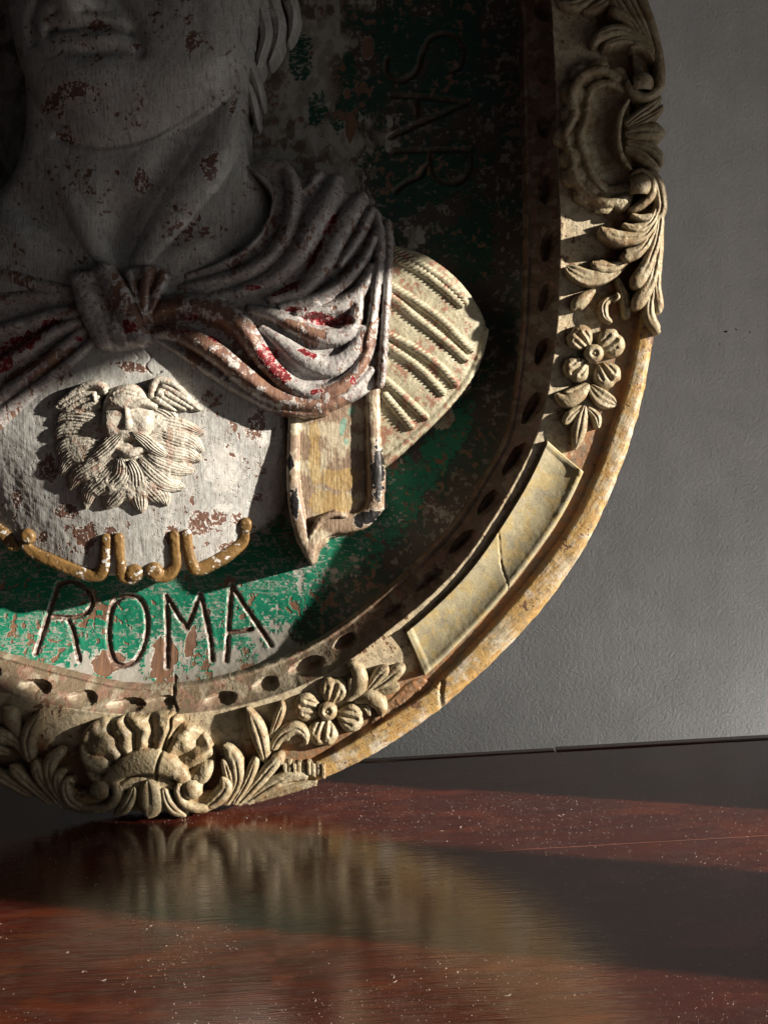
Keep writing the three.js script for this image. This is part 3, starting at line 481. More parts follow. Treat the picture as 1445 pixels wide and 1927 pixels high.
{ // cloak on the other side of the knot
  const z0 = (x, y) => 8 - 22 * (Math.max(0, 120 - x) / 260) ** 2;
  const r = new Relief(-160, 480, 200, 920, 2.5, (x, y) => Math.max(dishZ(x, y), y > 600 ? plateZ(x, y) - 6 : -200));
  r.mass([[-150, 500], [0, 488], [60, 503], [118, 530], [150, 568], [154, 612], [181, 648], [140, 690], [90, 733], [36, 778], [-24, 826], [-150, 905]], z0, 10, 14);
  const F = (l, o) => r.ridge(l.map(([x, y, q, d]) => [x, y, q, z0(x, y) + d]), { soft: 5, flat: 1.1, ...o });
  F([[130, 545, 12, 6], [60, 530, 14, 10], [0, 515, 14, 10], [-120, 510, 14, 8]]); F([[135, 560, 10, 6], [80, 556, 12, 8], [0, 560, 14, 8], [-120, 570, 14, 8]]);
  F([[142, 586, 13, 18], [100, 590, 14, 18], [50, 606, 16, 16], [0, 622, 16, 14], [-120, 660, 16, 12]]); F([[146, 604, 11, 16], [104, 622, 13, 20], [60, 650, 14, 20], [0, 684, 14, 18], [-120, 750, 14, 14]]);
  F([[156, 620, 10, 14], [120, 650, 11, 18], [72, 690, 12, 18], [20, 728, 12, 16], [-120, 830, 12, 12]]); F([[172, 642, 9, 8], [136, 676, 10, 12], [86, 714, 11, 12], [28, 756, 11, 10], [-120, 866, 11, 8]]);
  r.blur(1).rough(12, 2).rough(4.5, 1, 2).build('cloak', cloakPaint, medallion).userData.label = 'cloak folds with deep red paint left of the knot';
}
{ // knot
  const r = new Relief(118, 488, 330, 668, 2, (x, y) => -8);
  r.mass([[130, 519], [152, 508], [180, 499], [208, 501], [222, 519], [243, 564], [267, 609], [283, 642], [242, 655], [214, 659], [178, 650], [158, 613], [137, 554]], 40, 14, 26);
  const F = (l) => r.ridge(l, { soft: 5, flat: 1 });
  r.ridge([[148, 526, 18, 42], [168, 584, 22, 47], [194, 640, 17, 42]], { soft: 10, flat: 0.7 }); r.ridge([[196, 510, 20, 46], [222, 552, 22, 53], [244, 594, 22, 52], [264, 634, 17, 44]], { soft: 9, flat: 0.8 }); r.ridge([[206, 600, 10, 44], [220, 628, 13, 46], [232, 646, 8, 42]], { soft: 8, flat: 0.8 }); r.cut([[180, 530], [198, 566], [208, 600]], 6, 6, 40);
  r.mass([[234, 506], [250, 499], [276, 496], [302, 502], [317, 519], [302, 552], [286, 588], [272, 610], [256, 582], [241, 546]], 24, 10, 18);
  F([[268, 600, 6, 26], [252, 555, 9, 36], [242, 515, 9, 34]]); F([[270, 602, 6, 28], [270, 555, 10, 38], [276, 508, 11, 34]]); F([[274, 602, 6, 26], [292, 556, 10, 34], [306, 518, 10, 30]]);
  r.cut([[228, 512], [246, 548], [264, 590], [275, 612]], 3, 12, 30).rough(10, 2.2).rough(4.5, 1, 2).build('knot', cloakPaint, medallion).userData.label = 'knotted cloth at the throat, paint worn to brown';
}
{ // strap end with raised border
  const r = new Relief(526, 600, 740, 1080, 2, dishZ), zf = (x, y) => -12 - 16 * sm(760, 1060, y) - 8 * sm(560, 720, x);
  const out = [[542, 770], [539, 830], [538, 892], [543, 961], [557, 1020], [572, 1044], [586, 1066], [599, 1038], [620, 1014], [664, 1003], [699, 986], [723, 958], [725, 892], [718, 823], [717, 720], [720, 640], [680, 640], [676, 720]];
  r.mass(out, (x, y) => zf(x, y) - 14, 5, 8, { curve: false });
  const Z = (l) => l.map(([x, y, q, d = 4]) => [x, y, q, zf(x, y) + d]);
  r.ridge(Z([[553, 772, 11], [551, 830, 11], [550, 892, 12], [556, 955, 14], [570, 1010, 14], [585, 1046, 10, 2], [587, 1058, 5, -2]]), { soft: 2, flat: 0.7 });
  r.ridge(Z([[582, 1044, 9, 2], [592, 1010, 16], [618, 990, 18], [650, 986, 18], [682, 978, 17], [704, 950, 15], [706, 892, 15], [703, 823, 14], [702, 720, 14], [706, 640, 12]]), { soft: 2, flat: 0.7 });
  r.ridge(Z([[584, 1010, 4, 5], [602, 980, 6, 10], [626, 968, 6, 11], [648, 970, 5, 9]]), { soft: 2 });
  r.rough(12, 1.8).rough(4.5, 0.8, 2).build('strap_end', flapPaint, medallion).userData.label = 'strap end with raised border, worn to brown wood and black paint';
}
{ // fan of skirt flaps, edged with twisted cords
  const zp = (x, y) => -34 - 34 * ((x - 720) / 200) ** 2 - 8 * (Math.abs(y - 660) / 200) ** 2;
  const r = new Relief(690, 430, 950, 900, 2, dishZ);
  r.mass([[690, 440], [738, 458], [792, 474], [850, 513], [895, 566], [916, 618], [908, 668], [882, 718], [832, 780], [782, 830], [724, 878], [690, 890]], zp, 9, 12);
  for (const s of [[[760, 500], [820, 535], [895, 610]], [[735, 600], [800, 640], [870, 700]], [[725, 690], [790, 735], [830, 775]]]) r.cut(s, 26, -2.5, -40);
  r.ridge([[914, 622, 7, zp(914, 622) + 4], [900, 676, 7, zp(900, 676) + 4], [870, 728, 7, zp(870, 728) + 4], [820, 784, 7, zp(820, 784) + 4], [724, 868, 7, zp(724, 868) + 4]], { soft: 3, flat: 0.8 });
  r.rough(14, 2).rough(5, 1, 2);
  const fan = r.build('skirt_fan', scalePaint, medallion); fan.userData.label = 'pale gilded skirt flaps fanned out under the cloak';
  const cords = [[[738, 468], [796, 499], [850, 540], [880, 574]], [[738, 480], [796, 512], [846, 552], [872, 578]], [[730, 534], [779, 564], [831, 602], [868, 640], [890, 662]], [[730, 553], [779, 594], [831, 636], [880, 680]], [[724, 626], [779, 654], [831, 692], [862, 728]], [[724, 647], [779, 685], [814, 718], [836, 744]], [[720, 710], [761, 747], [806, 790]], [[720, 738], [751, 775], [778, 808]]];
  for (const c of cords) {
    const lift = spline(c, 8), L = lift.length * 8;
    blade('cord', scalePaint, fan, c.map(([x, y]) => [x, y, 9.5, zp(x, y) + 13]), { height: 13, floor: -110, m: 10, step: 1.5, section: (s, t) => 0.82 * Math.sqrt(Math.max(0, 1 - s * s)) + 0.19 * Math.sqrt(Math.max(0, 1 - s * s)) * Math.sin(2 * Math.PI * (t * L / 9 + s * 0.9)) });
  }
}
{ // gilt scrollwork along the hem of the breastplate
  const r = new Relief(-150, 960, 490, 1110, 1.6, (x, y) => Math.max(dishZ(x, y) + 2, plateZ(x, y) - 12));
  const Z = (l) => l.map(([x, y, q, d = 9]) => [x, y, q * 1.16, plateZ(x, y) + d]), F = (l) => r.ridge(Z(l), { soft: 1, flat: 0.7, sharp: 2.2 });
  F([[462, 986, 11, 13], [461, 992, 11, 12]]); F([[460, 998, 9], [456, 1020, 10], [426, 1044, 11], [398, 1060, 11], [368, 1072, 11], [359, 1056, 9], [353, 1034, 9], [350, 1006, 9]]); F([[327, 1008, 9], [329, 1036, 9], [329, 1062, 10], [314, 1082, 11], [296, 1086, 10]]); F([[288, 1074, 15, 12], [290, 1076, 15, 12]]);
  F([[252, 1078, 15, 12], [250, 1079, 15, 12]]); F([[246, 1090, 9], [230, 1084, 11], [226, 1060, 9], [223, 1036, 9], [222, 1012, 9]]); F([[199, 1014, 9], [198, 1040, 9], [195, 1066, 10], [184, 1082, 11], [155, 1080, 11], [97, 1056, 11], [58, 1038, 10], [46, 1022, 9]]); F([[50, 1008, 12, 13], [52, 1010, 12, 13]]); F([[22, 1026, 11], [0, 1000, 11], [-60, 968, 11], [-140, 930, 11]]);
  r.rough(9, 1.6).rough(4, 0.8, 2).build('hem_scroll', giltPaint, medallion).userData.label = 'dull gold scrollwork along the hem of the breastplate';
}
{ // winged bearded mask on the breastplate
  const mask = new THREE.Group(); mask.name = 'bearded_mask'; mask.position.set(0, 0, 0); medallion.add(mask); mask.userData.label = 'winged bearded face carved on the breastplate';
  const lift = (x, y) => plateZ(x, y);
  const base = new Relief(100, 760, 390, 970, 2, (x, y) => lift(x, y) - 3); base.mass([[180, 770], [140, 776], [116, 800], [112, 840], [124, 872], [140, 900], [170, 926], [210, 940], [262, 944], [300, 928], [336, 906], [362, 876], [370, 846], [356, 812], [320, 784], [290, 770]], (x, y) => lift(x, y) + 20 - 16 * ((x - 240) / 150) ** 2, 26, 16).rough(6, 5).build('beard', maskPaint, mask);
  const f = new Relief(150, 690, 340, 900, 1.5, (x, y) => lift(x, y) - 3), Z = (l) => l.map(([x, y, q, d]) => [x, y, q, lift(x, y) + d]);
  f.mass([[186, 790], [190, 760], [204, 734], [226, 722], [246, 720], [268, 730], [288, 752], [298, 784], [296, 815], [280, 840], [244, 862], [206, 846], [184, 815]], (x, y) => lift(x, y) + 36 - 22 * ((x - 241) / 60) ** 2 - 14 * ((y - 770) / 80) ** 2, 20, 24);
  f.bump(204, 800, 16, 19, 9, 0, 30).bump(280, 796, 17, 19, 9, 0, 30).bump(216, 774, 17, 7, -12, 0, 30).bump(264, 772, 18, 7, -12, 0, 30).bump(216, 776, 10, 4, 7, 0, 30).bump(264, 774, 10, 4, 7, 0, 30);
  f.ridge(Z([[237, 764, 5, 33], [238, 780, 6, 37], [239, 796, 9, 41], [238, 802, 8, 36]]), { soft: 3 }).ridge(Z([[200, 764, 6, 26], [216, 756, 7, 34], [232, 764, 6, 34]]), { soft: 3 }).ridge(Z([[246, 764, 6, 34], [266, 756, 7, 34], [290, 764, 6, 26]]), { soft: 3 });
  f.cut([[222, 742], [240, 736], [262, 742]], 2.4, 3, 20).cut([[214, 750], [240, 744], [270, 750]], 2.2, 3, 20).cut([[226, 834], [244, 830], [266, 834]], 5, 9, 20).ridge(Z([[222, 844, 7, 26], [244, 852, 9, 32], [268, 844, 7, 26]]), { soft: 3 });
  f.rough(8, 1.6).rough(3.5, 0.8, 2).build('face', maskPaint, mask);
  const strands = (n) => (s, t) => 0.74 * Math.sqrt(Math.max(0, 1 - s * s * 0.96)) + 0.19 * Math.cos((n + 2) * Math.PI * s + 1.3 * Math.sin(5 * t)) * (1 - 0.4 * t) + 0.06;
  let q = 0;
  const lock = (pts, n = 4, dz = 0, w = 1) => blade('lock', maskPaint, mask, pts.map(([x, y, r, d]) => [x, y, r * w * 1.5, lift(x, y) + d * 0.86 + dz]), { height: 12, floor: -30, m: 18, step: 2.5, section: strands(n), seedAt: 13 * q++ });
  lock([[196, 792, 10, 20], [160, 784, 13, 22], [128, 784, 11, 18], [106, 794, 4, 12]]); lock([[190, 812, 10, 20], [150, 806, 13, 22], [118, 812, 11, 18], [104, 826, 4, 11]]); lock([[190, 828, 10, 22], [152, 830, 13, 24], [122, 840, 11, 20], [110, 856, 4, 12]]);
  lock([[196, 836, 9, 26], [164, 850, 14, 26], [134, 860, 13, 22], [118, 882, 8, 16], [114, 896, 3, 10]], 5); lock([[210, 852, 10, 26], [170, 876, 15, 26], [144, 896, 12, 20], [133, 922, 3, 10]], 5); lock([[218, 872, 10, 26], [186, 904, 15, 24], [166, 926, 12, 18], [161, 958, 3, 10]], 5);
  lock([[240, 898, 8, 26], [222, 918, 14, 24], [206, 940, 13, 18], [196, 958, 4, 10]], 5); lock([[226, 860, 10, 30], [224, 890, 14, 28], [206, 914, 13, 22], [200, 930, 5, 14]], 5, 2);
  lock([[243, 866, 8, 30], [254, 892, 11, 28], [256, 918, 13, 22], [262, 944, 11, 16], [267, 966, 3, 10]], 4, 2); lock([[262, 896, 8, 26], [284, 916, 14, 22], [303, 934, 13, 16], [314, 952, 4, 10]], 5);
  lock([[262, 862, 10, 28], [288, 888, 15, 26], [316, 908, 13, 20], [348, 919, 3, 10]], 5); lock([[276, 850, 10, 28], [305, 868, 14, 26], [338, 879, 12, 18], [368, 886, 3, 10]], 5); lock([[286, 830, 10, 24], [318, 846, 14, 24], [354, 854, 12, 18], [378, 868, 4, 10]], 5); lock([[292, 812, 10, 22], [328, 824, 14, 22], [360, 834, 12, 18], [380, 852, 4, 10]], 5);
  lock([[292, 792, 10, 18], [322, 800, 13, 18], [352, 806, 10, 14], [384, 818, 3, 9]], 4); lock([[290, 770, 9, 16], [314, 784, 12, 16], [336, 796, 5, 12]], 4);
  lock([[233, 812, 3, 38], [212, 830, 9, 38], [186, 854, 10, 34], [160, 872, 4, 26]], 4, 0); lock([[247, 812, 3, 38], [268, 826, 8, 38], [290, 844, 9, 34], [318, 860, 4, 26]], 4, 0);
  const wing = (outline, rim, feathers) => {
    const w = new Relief(90, 700, 400, 800, 1.5, (x, y) => lift(x, y) - 3);
    w.mass(outline, (x, y) => lift(x, y) + 13, 6, 8); for (const l of feathers) w.ridge(Z(l), { soft: 1.5, flat: 0.8 }); w.ridge(Z(rim), { soft: 2 });
    w.rough(6, 2).rough(3, 1.5, 2).build('wing', maskPaint, mask);
  };
  wing([[199, 730], [188, 720], [170, 717], [146, 728], [122, 748], [99, 766], [120, 776], [146, 784], [176, 778], [190, 756]], [[198, 738, 6, 22], [190, 725, 7, 24], [170, 722, 7, 24], [142, 735, 7, 22], [112, 758, 5, 16]], [[[184, 748, 5, 20], [160, 752, 5, 20], [126, 768, 4, 16]], [[184, 756, 5, 20], [164, 762, 5, 20], [138, 776, 4, 15]], [[178, 740, 5, 20], [152, 744, 5, 20], [118, 764, 4, 16]], [[186, 764, 5, 18], [170, 770, 5, 18], [156, 780, 4, 14]], [[176, 744, 4, 24], [178, 752, 4, 24]]]);
  wing([[279, 738], [284, 718], [298, 708], [326, 718], [354, 740], [379, 772], [352, 768], [326, 764], [300, 764], [284, 756]], [[284, 744, 6, 22], [288, 724, 7, 24], [300, 714, 7, 24], [328, 724, 6, 22], [352, 746, 5, 18]], [[[302, 734, 5, 20], [326, 748, 5, 20], [360, 768, 3, 14]], [[298, 742, 5, 20], [320, 756, 5, 18], [348, 770, 3, 14]], [[308, 726, 5, 20], [336, 742, 5, 20], [370, 766, 3, 14]], [[294, 750, 5, 20], [312, 762, 5, 18], [330, 772, 3, 12]], [[300, 738, 5, 24], [304, 742, 5, 22]]]);
}
// ---------------------------------------------------------------- carving on the frame
const leafy = (s, t) => 0.55 + 0.45 * Math.pow(Math.abs(s), 1.5) - 0.5 * Math.pow(Math.abs(s), 8) + 0.25 * Math.exp(-((s / 0.16) ** 2));   // hollow blade with a midrib
const round = (s) => Math.sqrt(Math.max(0, 1 - s * s));
const grooved = (s, t) => 0.8 * Math.sqrt(Math.max(0, 1 - s * s)) + 0.2 - 0.35 * Math.exp(-((s / 0.13) ** 2)) * Math.sin(Math.PI * clamp(0.1 + t)) ;
let leafSeed = 0;
function leaf(parent, pts, { section = grooved, height = 12, name = 'leaf' } = {}) { return blade(name, carvedPaint, parent, pts, { height, floor: -40, m: 12, step: 2.5, section, seedAt: 7.7 * leafSeed++ }); }
function knob(parent, x, y, r, z, name = 'knob', flat = 1) {
  const f = new Relief(x - r - 4, y - r - 4, x + r + 4, y + r + 4, 1.5, -40); f.ridge([[x - 0.5, y, r, z], [x + 0.5, y, r, z]], { soft: 0, flat }); f.rough(6, 1.4); return f.build(name, carvedPaint, parent);
}
function flower(cx, cy, petals, zc) {
  petals = petals.map(([x, y, r]) => [x, y, r * 1.1]);
  const g = new THREE.Group(); g.name = 'flower'; medallion.add(g);
  for (const [x, y, r, turn] of petals) {
    const f = new Relief(x - r - 10, y - r - 10, x + r + 10, y + r + 10, 1.5, -40), dx = x - cx, dy = y - cy, l = Math.hypot(dx, dy), ux = dx / l, uy = dy / l;
    const pt = (a, b) => [x + ux * a * r - uy * b * r, y + uy * a * r + ux * b * r];
    f.mass([pt(-0.85, 0), pt(-0.5, 0.62), pt(0.1, 0.98), pt(0.75, 0.72), pt(0.98, 0.15), pt(0.86, -0.2), pt(0.8, -0.66), pt(0.1, -0.98), pt(-0.5, -0.62)], zc, r * 0.6, 17);
    f.cut([pt(-0.7, 0), pt(0, 0.02), pt(0.45, 0)], 4, 8, zc).cut([pt(-0.6, 0.3), pt(-0.1, 0.42), pt(0.2, 0.45)], 3, 4, zc).cut([pt(-0.6, -0.3), pt(-0.1, -0.42), pt(0.2, -0.45)], 3, 4, zc);
    f.rough(7, 2).rough(3.5, 0.9, 2).build('petal', carvedPaint, g);
  }
  const c = new Relief(cx - 24, cy - 24, cx + 24, cy + 24, 1.2, -40); c.ridge([[cx - 0.5, cy, 18, zc + 7], [cx + 0.5, cy, 18, zc + 7]], { soft: 0, flat: 0.75 }); c.bump(cx, cy, 6.5, 6.5, -8, 0, zc + 7, 3).bump(cx, cy, 2.5, 2.5, 5, 0, zc + 7).rough(5, 1.2); c.build('flower_centre', carvedPaint, g);
  return g;
}
function sprig(name) { const g = new THREE.Group(); g.name = name; medallion.add(g); return g; }

{ // shell at the foot of the frame
  const s = new Relief(140, 1330, 416, 1500, 1.6, (x, y) => floorZ(x, y) - 6), C = [275, 1492];
  s.mass([[178, 1478], [160, 1456], [147, 1412], [158, 1376], [188, 1352], [214, 1354], [238, 1345], [274, 1347], [300, 1341], [332, 1346], [352, 1362], [380, 1376], [398, 1400], [404, 1440], [392, 1470], [372, 1482], [330, 1490], [275, 1494], [220, 1490]], 17, 9, 18);
  s.set((x, y, h) => {                                               // fluted fan: hollow flutes between crisp radial ridges, ruffled at the rim
    if (h < floorZ(x, y) - 5) return h; const dx = x - 275, dy = 1484 - y, a = Math.atan2(dx, Math.max(1, dy)), r = Math.hypot(dx, dy), w = 0.2 * (fbm(x / 30, y / 30, 2) - 0.5);
    const edge = sm(52, 70, r), lobe = Math.abs(Math.cos((a + w) * 9.2 + 0.4)), deep = sm(-0.9, 0.6, a);
    return h + edge * (-12 - 4 * deep + (13 + 4 * deep) * Math.pow(lobe, 0.8) + 8 * sm(78, 120, r)) - 5 * sm(112, 132, r - 8 * lobe);
  });
  s.ridge([[200, 1476, 12, 22], [224, 1452, 16, 30], [262, 1438, 24, 34], [300, 1440, 24, 34], [334, 1456, 18, 30], [352, 1480, 10, 22]], { soft: 2, flat: 0.6 });
  s.cut([[222, 1478], [240, 1466], [276, 1460], [310, 1464], [336, 1478]], 2.5, 9, 30);
  s.cut(crackLine.map((p) => p), 2, 14, 20).rough(9, 2.4).rough(4, 1.2, 2);
  const shell = s.build('shell', carvedPaint, medallion); shell.userData.label = 'scalloped shell cracked through, at the foot of the frame';
  leaf(shell, [[224, 1478, 9, 20], [222, 1500, 11, 20], [208, 1524, 7, 14]], { height: 12 }); leaf(shell, [[252, 1482, 8, 26], [246, 1502, 12, 26], [232, 1522, 12, 22], [214, 1536, 5, 14]]);
  leaf(shell, [[278, 1468, 16, 28], [281, 1496, 23, 30], [282, 1520, 24, 26], [280, 1541, 14, 16]]); leaf(shell, [[308, 1484, 8, 26], [314, 1508, 11, 26], [328, 1526, 12, 22], [350, 1537, 5, 14]]);
  knob(shell, 186, 1490, 20, 34); knob(shell, 360, 1488, 20, 34);
  leaf(shell, [[200, 1466, 5, 22], [214, 1480, 8, 28], [216, 1502, 9, 26], [200, 1520, 10, 22], [166, 1524, 9, 16], [136, 1516, 6, 10]], { section: round }); leaf(shell, [[346, 1466, 5, 22], [334, 1484, 8, 28], [340, 1508, 9, 26], [362, 1522, 10, 22], [392, 1524, 9, 16]], { section: round });
}
{ // foliage to the left of the lower shell
  const g = sprig('acanthus'); const L = (p, o) => leaf(g, p, o);
  L([[170, 1528, 8, 10], [134, 1512, 12, 18], [122, 1486, 12, 24], [128, 1470, 9, 22], [140, 1474, 4, 16]]); L([[140, 1524, 8, 8], [112, 1494, 10, 16], [108, 1462, 11, 22], [126, 1448, 5, 18]]); L([[132, 1524, 8, 8], [98, 1482, 11, 16], [92, 1440, 14, 22], [112, 1416, 10, 22], [121, 1408, 3, 16]]);
  L([[118, 1520, 8, 6], [80, 1476, 11, 14], [68, 1448, 13, 20], [66, 1430, 6, 18]]); L([[96, 1514, 8, 4], [52, 1476, 12, 12], [28, 1452, 13, 18], [18, 1440, 5, 16]]); L([[60, 1500, 8, 2], [16, 1474, 12, 10], [-20, 1450, 12, 14], [-50, 1430, 5, 10]]);
  L([[58, 1436, 10, 10], [50, 1400, 15, 18], [58, 1370, 15, 22], [70, 1350, 9, 22], [76, 1336, 3, 18]]); L([[52, 1430, 7, 8], [30, 1400, 10, 12], [0, 1386, 16, 18], [-30, 1380, 10, 16]]); L([[40, 1390, 5, 8], [26, 1368, 14, 18], [16, 1346, 17, 22], [6, 1330, 8, 18]], { section: round }); L([[20, 1420, 8, 8], [-10, 1410, 12, 14], [-40, 1400, 10, 10]]);
}
{ // foliage to the right of the lower shell, with its splintered end
  const g = sprig('acanthus'); const L = (p, o) => leaf(g, p, o);
  L([[380, 1526, 8, 8], [408, 1504, 15, 16], [424, 1482, 14, 22], [418, 1462, 7, 22]]); L([[424, 1516, 8, 8], [446, 1476, 12, 18], [444, 1438, 15, 24], [432, 1414, 12, 24], [420, 1402, 4, 20]]); L([[440, 1500, 7, 10], [432, 1470, 10, 18], [424, 1440, 9, 22], [418, 1430, 5, 20]]); L([[440, 1514, 7, 8], [464, 1474, 10, 18], [476, 1444, 10, 22], [482, 1426, 6, 22]]); L([[446, 1516, 8, 6], [484, 1474, 12, 16], [510, 1444, 12, 22], [526, 1426, 9, 22], [530, 1440, 4, 16]]);
  L([[462, 1512, 8, 4], [500, 1486, 12, 12], [540, 1464, 12, 16], [580, 1462, 8, 12]]); L([[470, 1510, 6, 0], [530, 1490, 10, 6], [596, 1472, 8, 6]]);
  L([[500, 1436, 8, 12], [492, 1400, 15, 22], [482, 1368, 16, 26], [472, 1346, 9, 26], [464, 1332, 3, 22]]); L([[510, 1390, 6, 12], [522, 1356, 9, 20], [530, 1334, 8, 22], [530, 1320, 3, 18]]); L([[512, 1412, 8, 10], [528, 1386, 12, 20], [556, 1372, 13, 24], [574, 1384, 9, 22], [576, 1402, 3, 14]]); L([[508, 1404, 6, 10], [524, 1392, 8, 16], [546, 1388, 8, 18]], {});
  for (let i = 0; i < 9; i++) { const x = 532 + i * 9; const b = new Relief(x - 2, 1416, x + 12, 1474, 1.5, -40); const t = 1430 + 5 * rnd() + i * 0.5, e = 1452 + 8 * rnd() + i * 1.2; b.mass([[x, t], [x + 8.4, t + 1], [x + 8.6, e], [x + 0.3, e - 2]], 8 + 6 * rnd(), 2, 3, { curve: false }); b.rough(3, 2, 2).build('splinter', carvedPaint, g); }
}
{ // flower with leaves at the lower right of the frame
  flower(616, 1340, [[627, 1303, 27], [580, 1333, 26], [608, 1377, 28], [657, 1351, 27]], 16);
  const g = sprig('leaf_spray'); const L = (p, o) => leaf(g, p, o);
  L([[652, 1320, 7, 10], [674, 1298, 14, 20], [676, 1272, 15, 24], [664, 1252, 9, 20], [654, 1254, 3, 14]], { section: round }); L([[656, 1316, 5, 10], [662, 1296, 8, 16], [660, 1276, 7, 20]]); L([[686, 1306, 6, 8], [706, 1282, 12, 16], [722, 1264, 13, 20], [730, 1254, 6, 18]]); L([[694, 1302, 6, 8], [726, 1282, 13, 16], [750, 1262, 12, 20], [762, 1252, 5, 16]]); L([[700, 1302, 6, 6], [730, 1298, 11, 14], [752, 1290, 8, 14]]); L([[666, 1322, 7, 8], [694, 1314, 15, 20], [714, 1326, 15, 22], [720, 1350, 6, 14]], { section: round }); L([[670, 1330, 5, 6], [688, 1332, 8, 14], [696, 1348, 4, 10]]);
  const r = new Relief(700, 1250, 830, 1400, 2.2, (x, y) => floorZ(x, y) - 8); r.mass([[740, 1310], [770, 1282], [800, 1276], [812, 1300], [780, 1335], [730, 1370], [690, 1384], [700, 1350]], (x, y) => floorZ(x, y) + 5, 8, 8).rough(10, 5).build('bare_patch', framePaint, medallion).userData.label = 'rough bare wood where carving broke off';
}
{ // raised curved panel
  const steps = 150, m = 22, pos = [], idx = [], a0 = Math.atan2(858 - OC[1], 1062 - OC[0]), a1 = Math.atan2(1245 - OC[1], 790 - OC[0]), cols = m + 3;
  const dent = spline([[938, 1005], [943, 1060], [955, 1105], [952, 1130]], 5);
  for (let i = 0; i <= steps + 2; i++) {
    const k = clamp(i - 1, 0, steps), t = k / steps, endSkirt = i === 0 || i === steps + 2;
    for (let q = 0; q < cols; q++) {
      const s = clamp((q - 1) / m, 0, 1), skirt = q === 0 || q === cols - 1 || endSkirt, a = mix(a0, a1, t) + (s - 0.5) * 0.012, l = rLip(a), w = rMould(a) - l, r = l + w * mix(0.16, 0.80, s);
      const x = OC[0] + Math.cos(a) * r, y = OC[1] + Math.sin(a) * r, lipEnd = Math.min(t, 1 - t) * steps;
      let z = 6 - 9 * Math.pow(Math.sin(Math.PI * clamp(s / 0.86)), 0.9) * (s < 0.86 ? 1 : 0) * (0.7 + 0.3 * s) + (s > 0.86 ? 3 * Math.sin((s - 0.86) / 0.14 * Math.PI) : 0) + 2 * (lipEnd < 4 ? 1 : 0);
      z += 1.1 * (fbm(x / 18, y / 18, 3) - 0.5); const d = lineDistance(dent, x, y) + 2 * (noise(x / 4, y / 4) - 0.5); if (d < 1.8) z -= 3 * (1 - d / 1.8);
      pos.push(x, y, skirt ? -40 : z);
    }
  }
  for (let i = 0; i < steps + 2; i++) for (let q = 0; q < cols - 1; q++) { const a = i * cols + q, b = a + 1, c = a + cols, d = c + 1; idx.push(a, b, d, a, d, c); }
  mesh('panel', surface(pos, idx, carvedPaint.userData.box), panelPaint, medallion).userData.label = 'long curved raised panel with hollow face on the frame';
}
{ // flower and leaves on the right side
  flower(1119, 664, [[1095, 637, 25], [1148, 646, 27], [1142, 702, 26], [1088, 692, 25]], 18);
  const g = sprig('leaf_spray'); const L = (p, o) => leaf(g, p, o);
  L([[1108, 722, 6, 14], [1092, 740, 14, 22], [1066, 752, 15, 22], [1046, 740, 5, 18]], { section: round }); L([[1106, 722, 5, 12], [1084, 734, 8, 20], [1064, 738, 5, 22]]); L([[1110, 724, 6, 12], [1130, 746, 16, 20], [1152, 758, 12, 16], [1160, 762, 4, 12]], { section: leafy }); L([[1100, 762, 6, 16], [1094, 790, 13, 22], [1088, 820, 13, 18], [1082, 846, 3, 8]]); L([[1096, 764, 5, 14], [1076, 780, 11, 20], [1062, 798, 6, 18]]); L([[1104, 766, 5, 14], [1122, 784, 10, 18], [1126, 806, 5, 16]]);
  L([[1120, 544, 4, 10], [1100, 560, 13, 20], [1084, 576, 12, 20], [1082, 584, 5, 14]], { section: round }); L([[1160, 556, 4, 10], [1138, 570, 9, 16], [1138, 594, 9, 16], [1152, 606, 4, 12]]); L([[1156, 566, 3, 14], [1164, 558, 5, 20], [1160, 550, 3, 16]], { section: round });
}
{ // tall acanthus leaf below the side shell
  const g = sprig('acanthus'); const L = (p, o) => leaf(g, p, o);
  L([[1208, 320, 6, 20], [1232, 334, 12, 28], [1244, 372, 13, 30], [1240, 402, 12, 28], [1214, 410, 9, 30], [1188, 402, 3, 28]]); L([[1242, 380, 8, 24], [1224, 418, 9, 32], [1196, 430, 11, 34], [1172, 420, 4, 30]]); L([[1242, 394, 8, 24], [1216, 440, 10, 34], [1172, 448, 15, 38], [1142, 438, 13, 36], [1130, 426, 4, 32]]); L([[1240, 410, 8, 24], [1212, 462, 10, 34], [1180, 480, 13, 34], [1170, 476, 4, 28]]);
  L([[1242, 360, 8, 22], [1240, 430, 10, 28], [1222, 490, 12, 32], [1200, 528, 14, 32], [1188, 540, 4, 26]]); L([[1244, 370, 7, 20], [1240, 450, 9, 26], [1228, 520, 12, 28], [1204, 566, 14, 28], [1190, 582, 4, 22]]); L([[1245, 380, 6, 16], [1242, 460, 8, 22], [1236, 530, 9, 24], [1240, 572, 10, 24], [1240, 590, 5, 18]]); L([[1238, 470, 6, 20], [1226, 548, 9, 24], [1222, 590, 12, 24], [1236, 618, 10, 22], [1243, 624, 4, 16]]);
  L([[1196, 478, 5, 14], [1160, 500, 11, 22], [1128, 500, 13, 26], [1114, 492, 5, 24]]); L([[1180, 494, 5, 12], [1146, 516, 12, 22], [1108, 522, 16, 26], [1080, 510, 13, 26], [1066, 500, 4, 22]], { section: leafy }); L([[1160, 520, 5, 8], [1176, 560, 10, 10], [1180, 600, 8, 8]]);
  knob(g, 1207, 345, 23, 44); L([[1186, 330, 4, 26], [1206, 320, 6, 34], [1228, 338, 8, 36], [1226, 366, 9, 34], [1206, 384, 9, 28], [1184, 396, 5, 20]], { section: round });
}
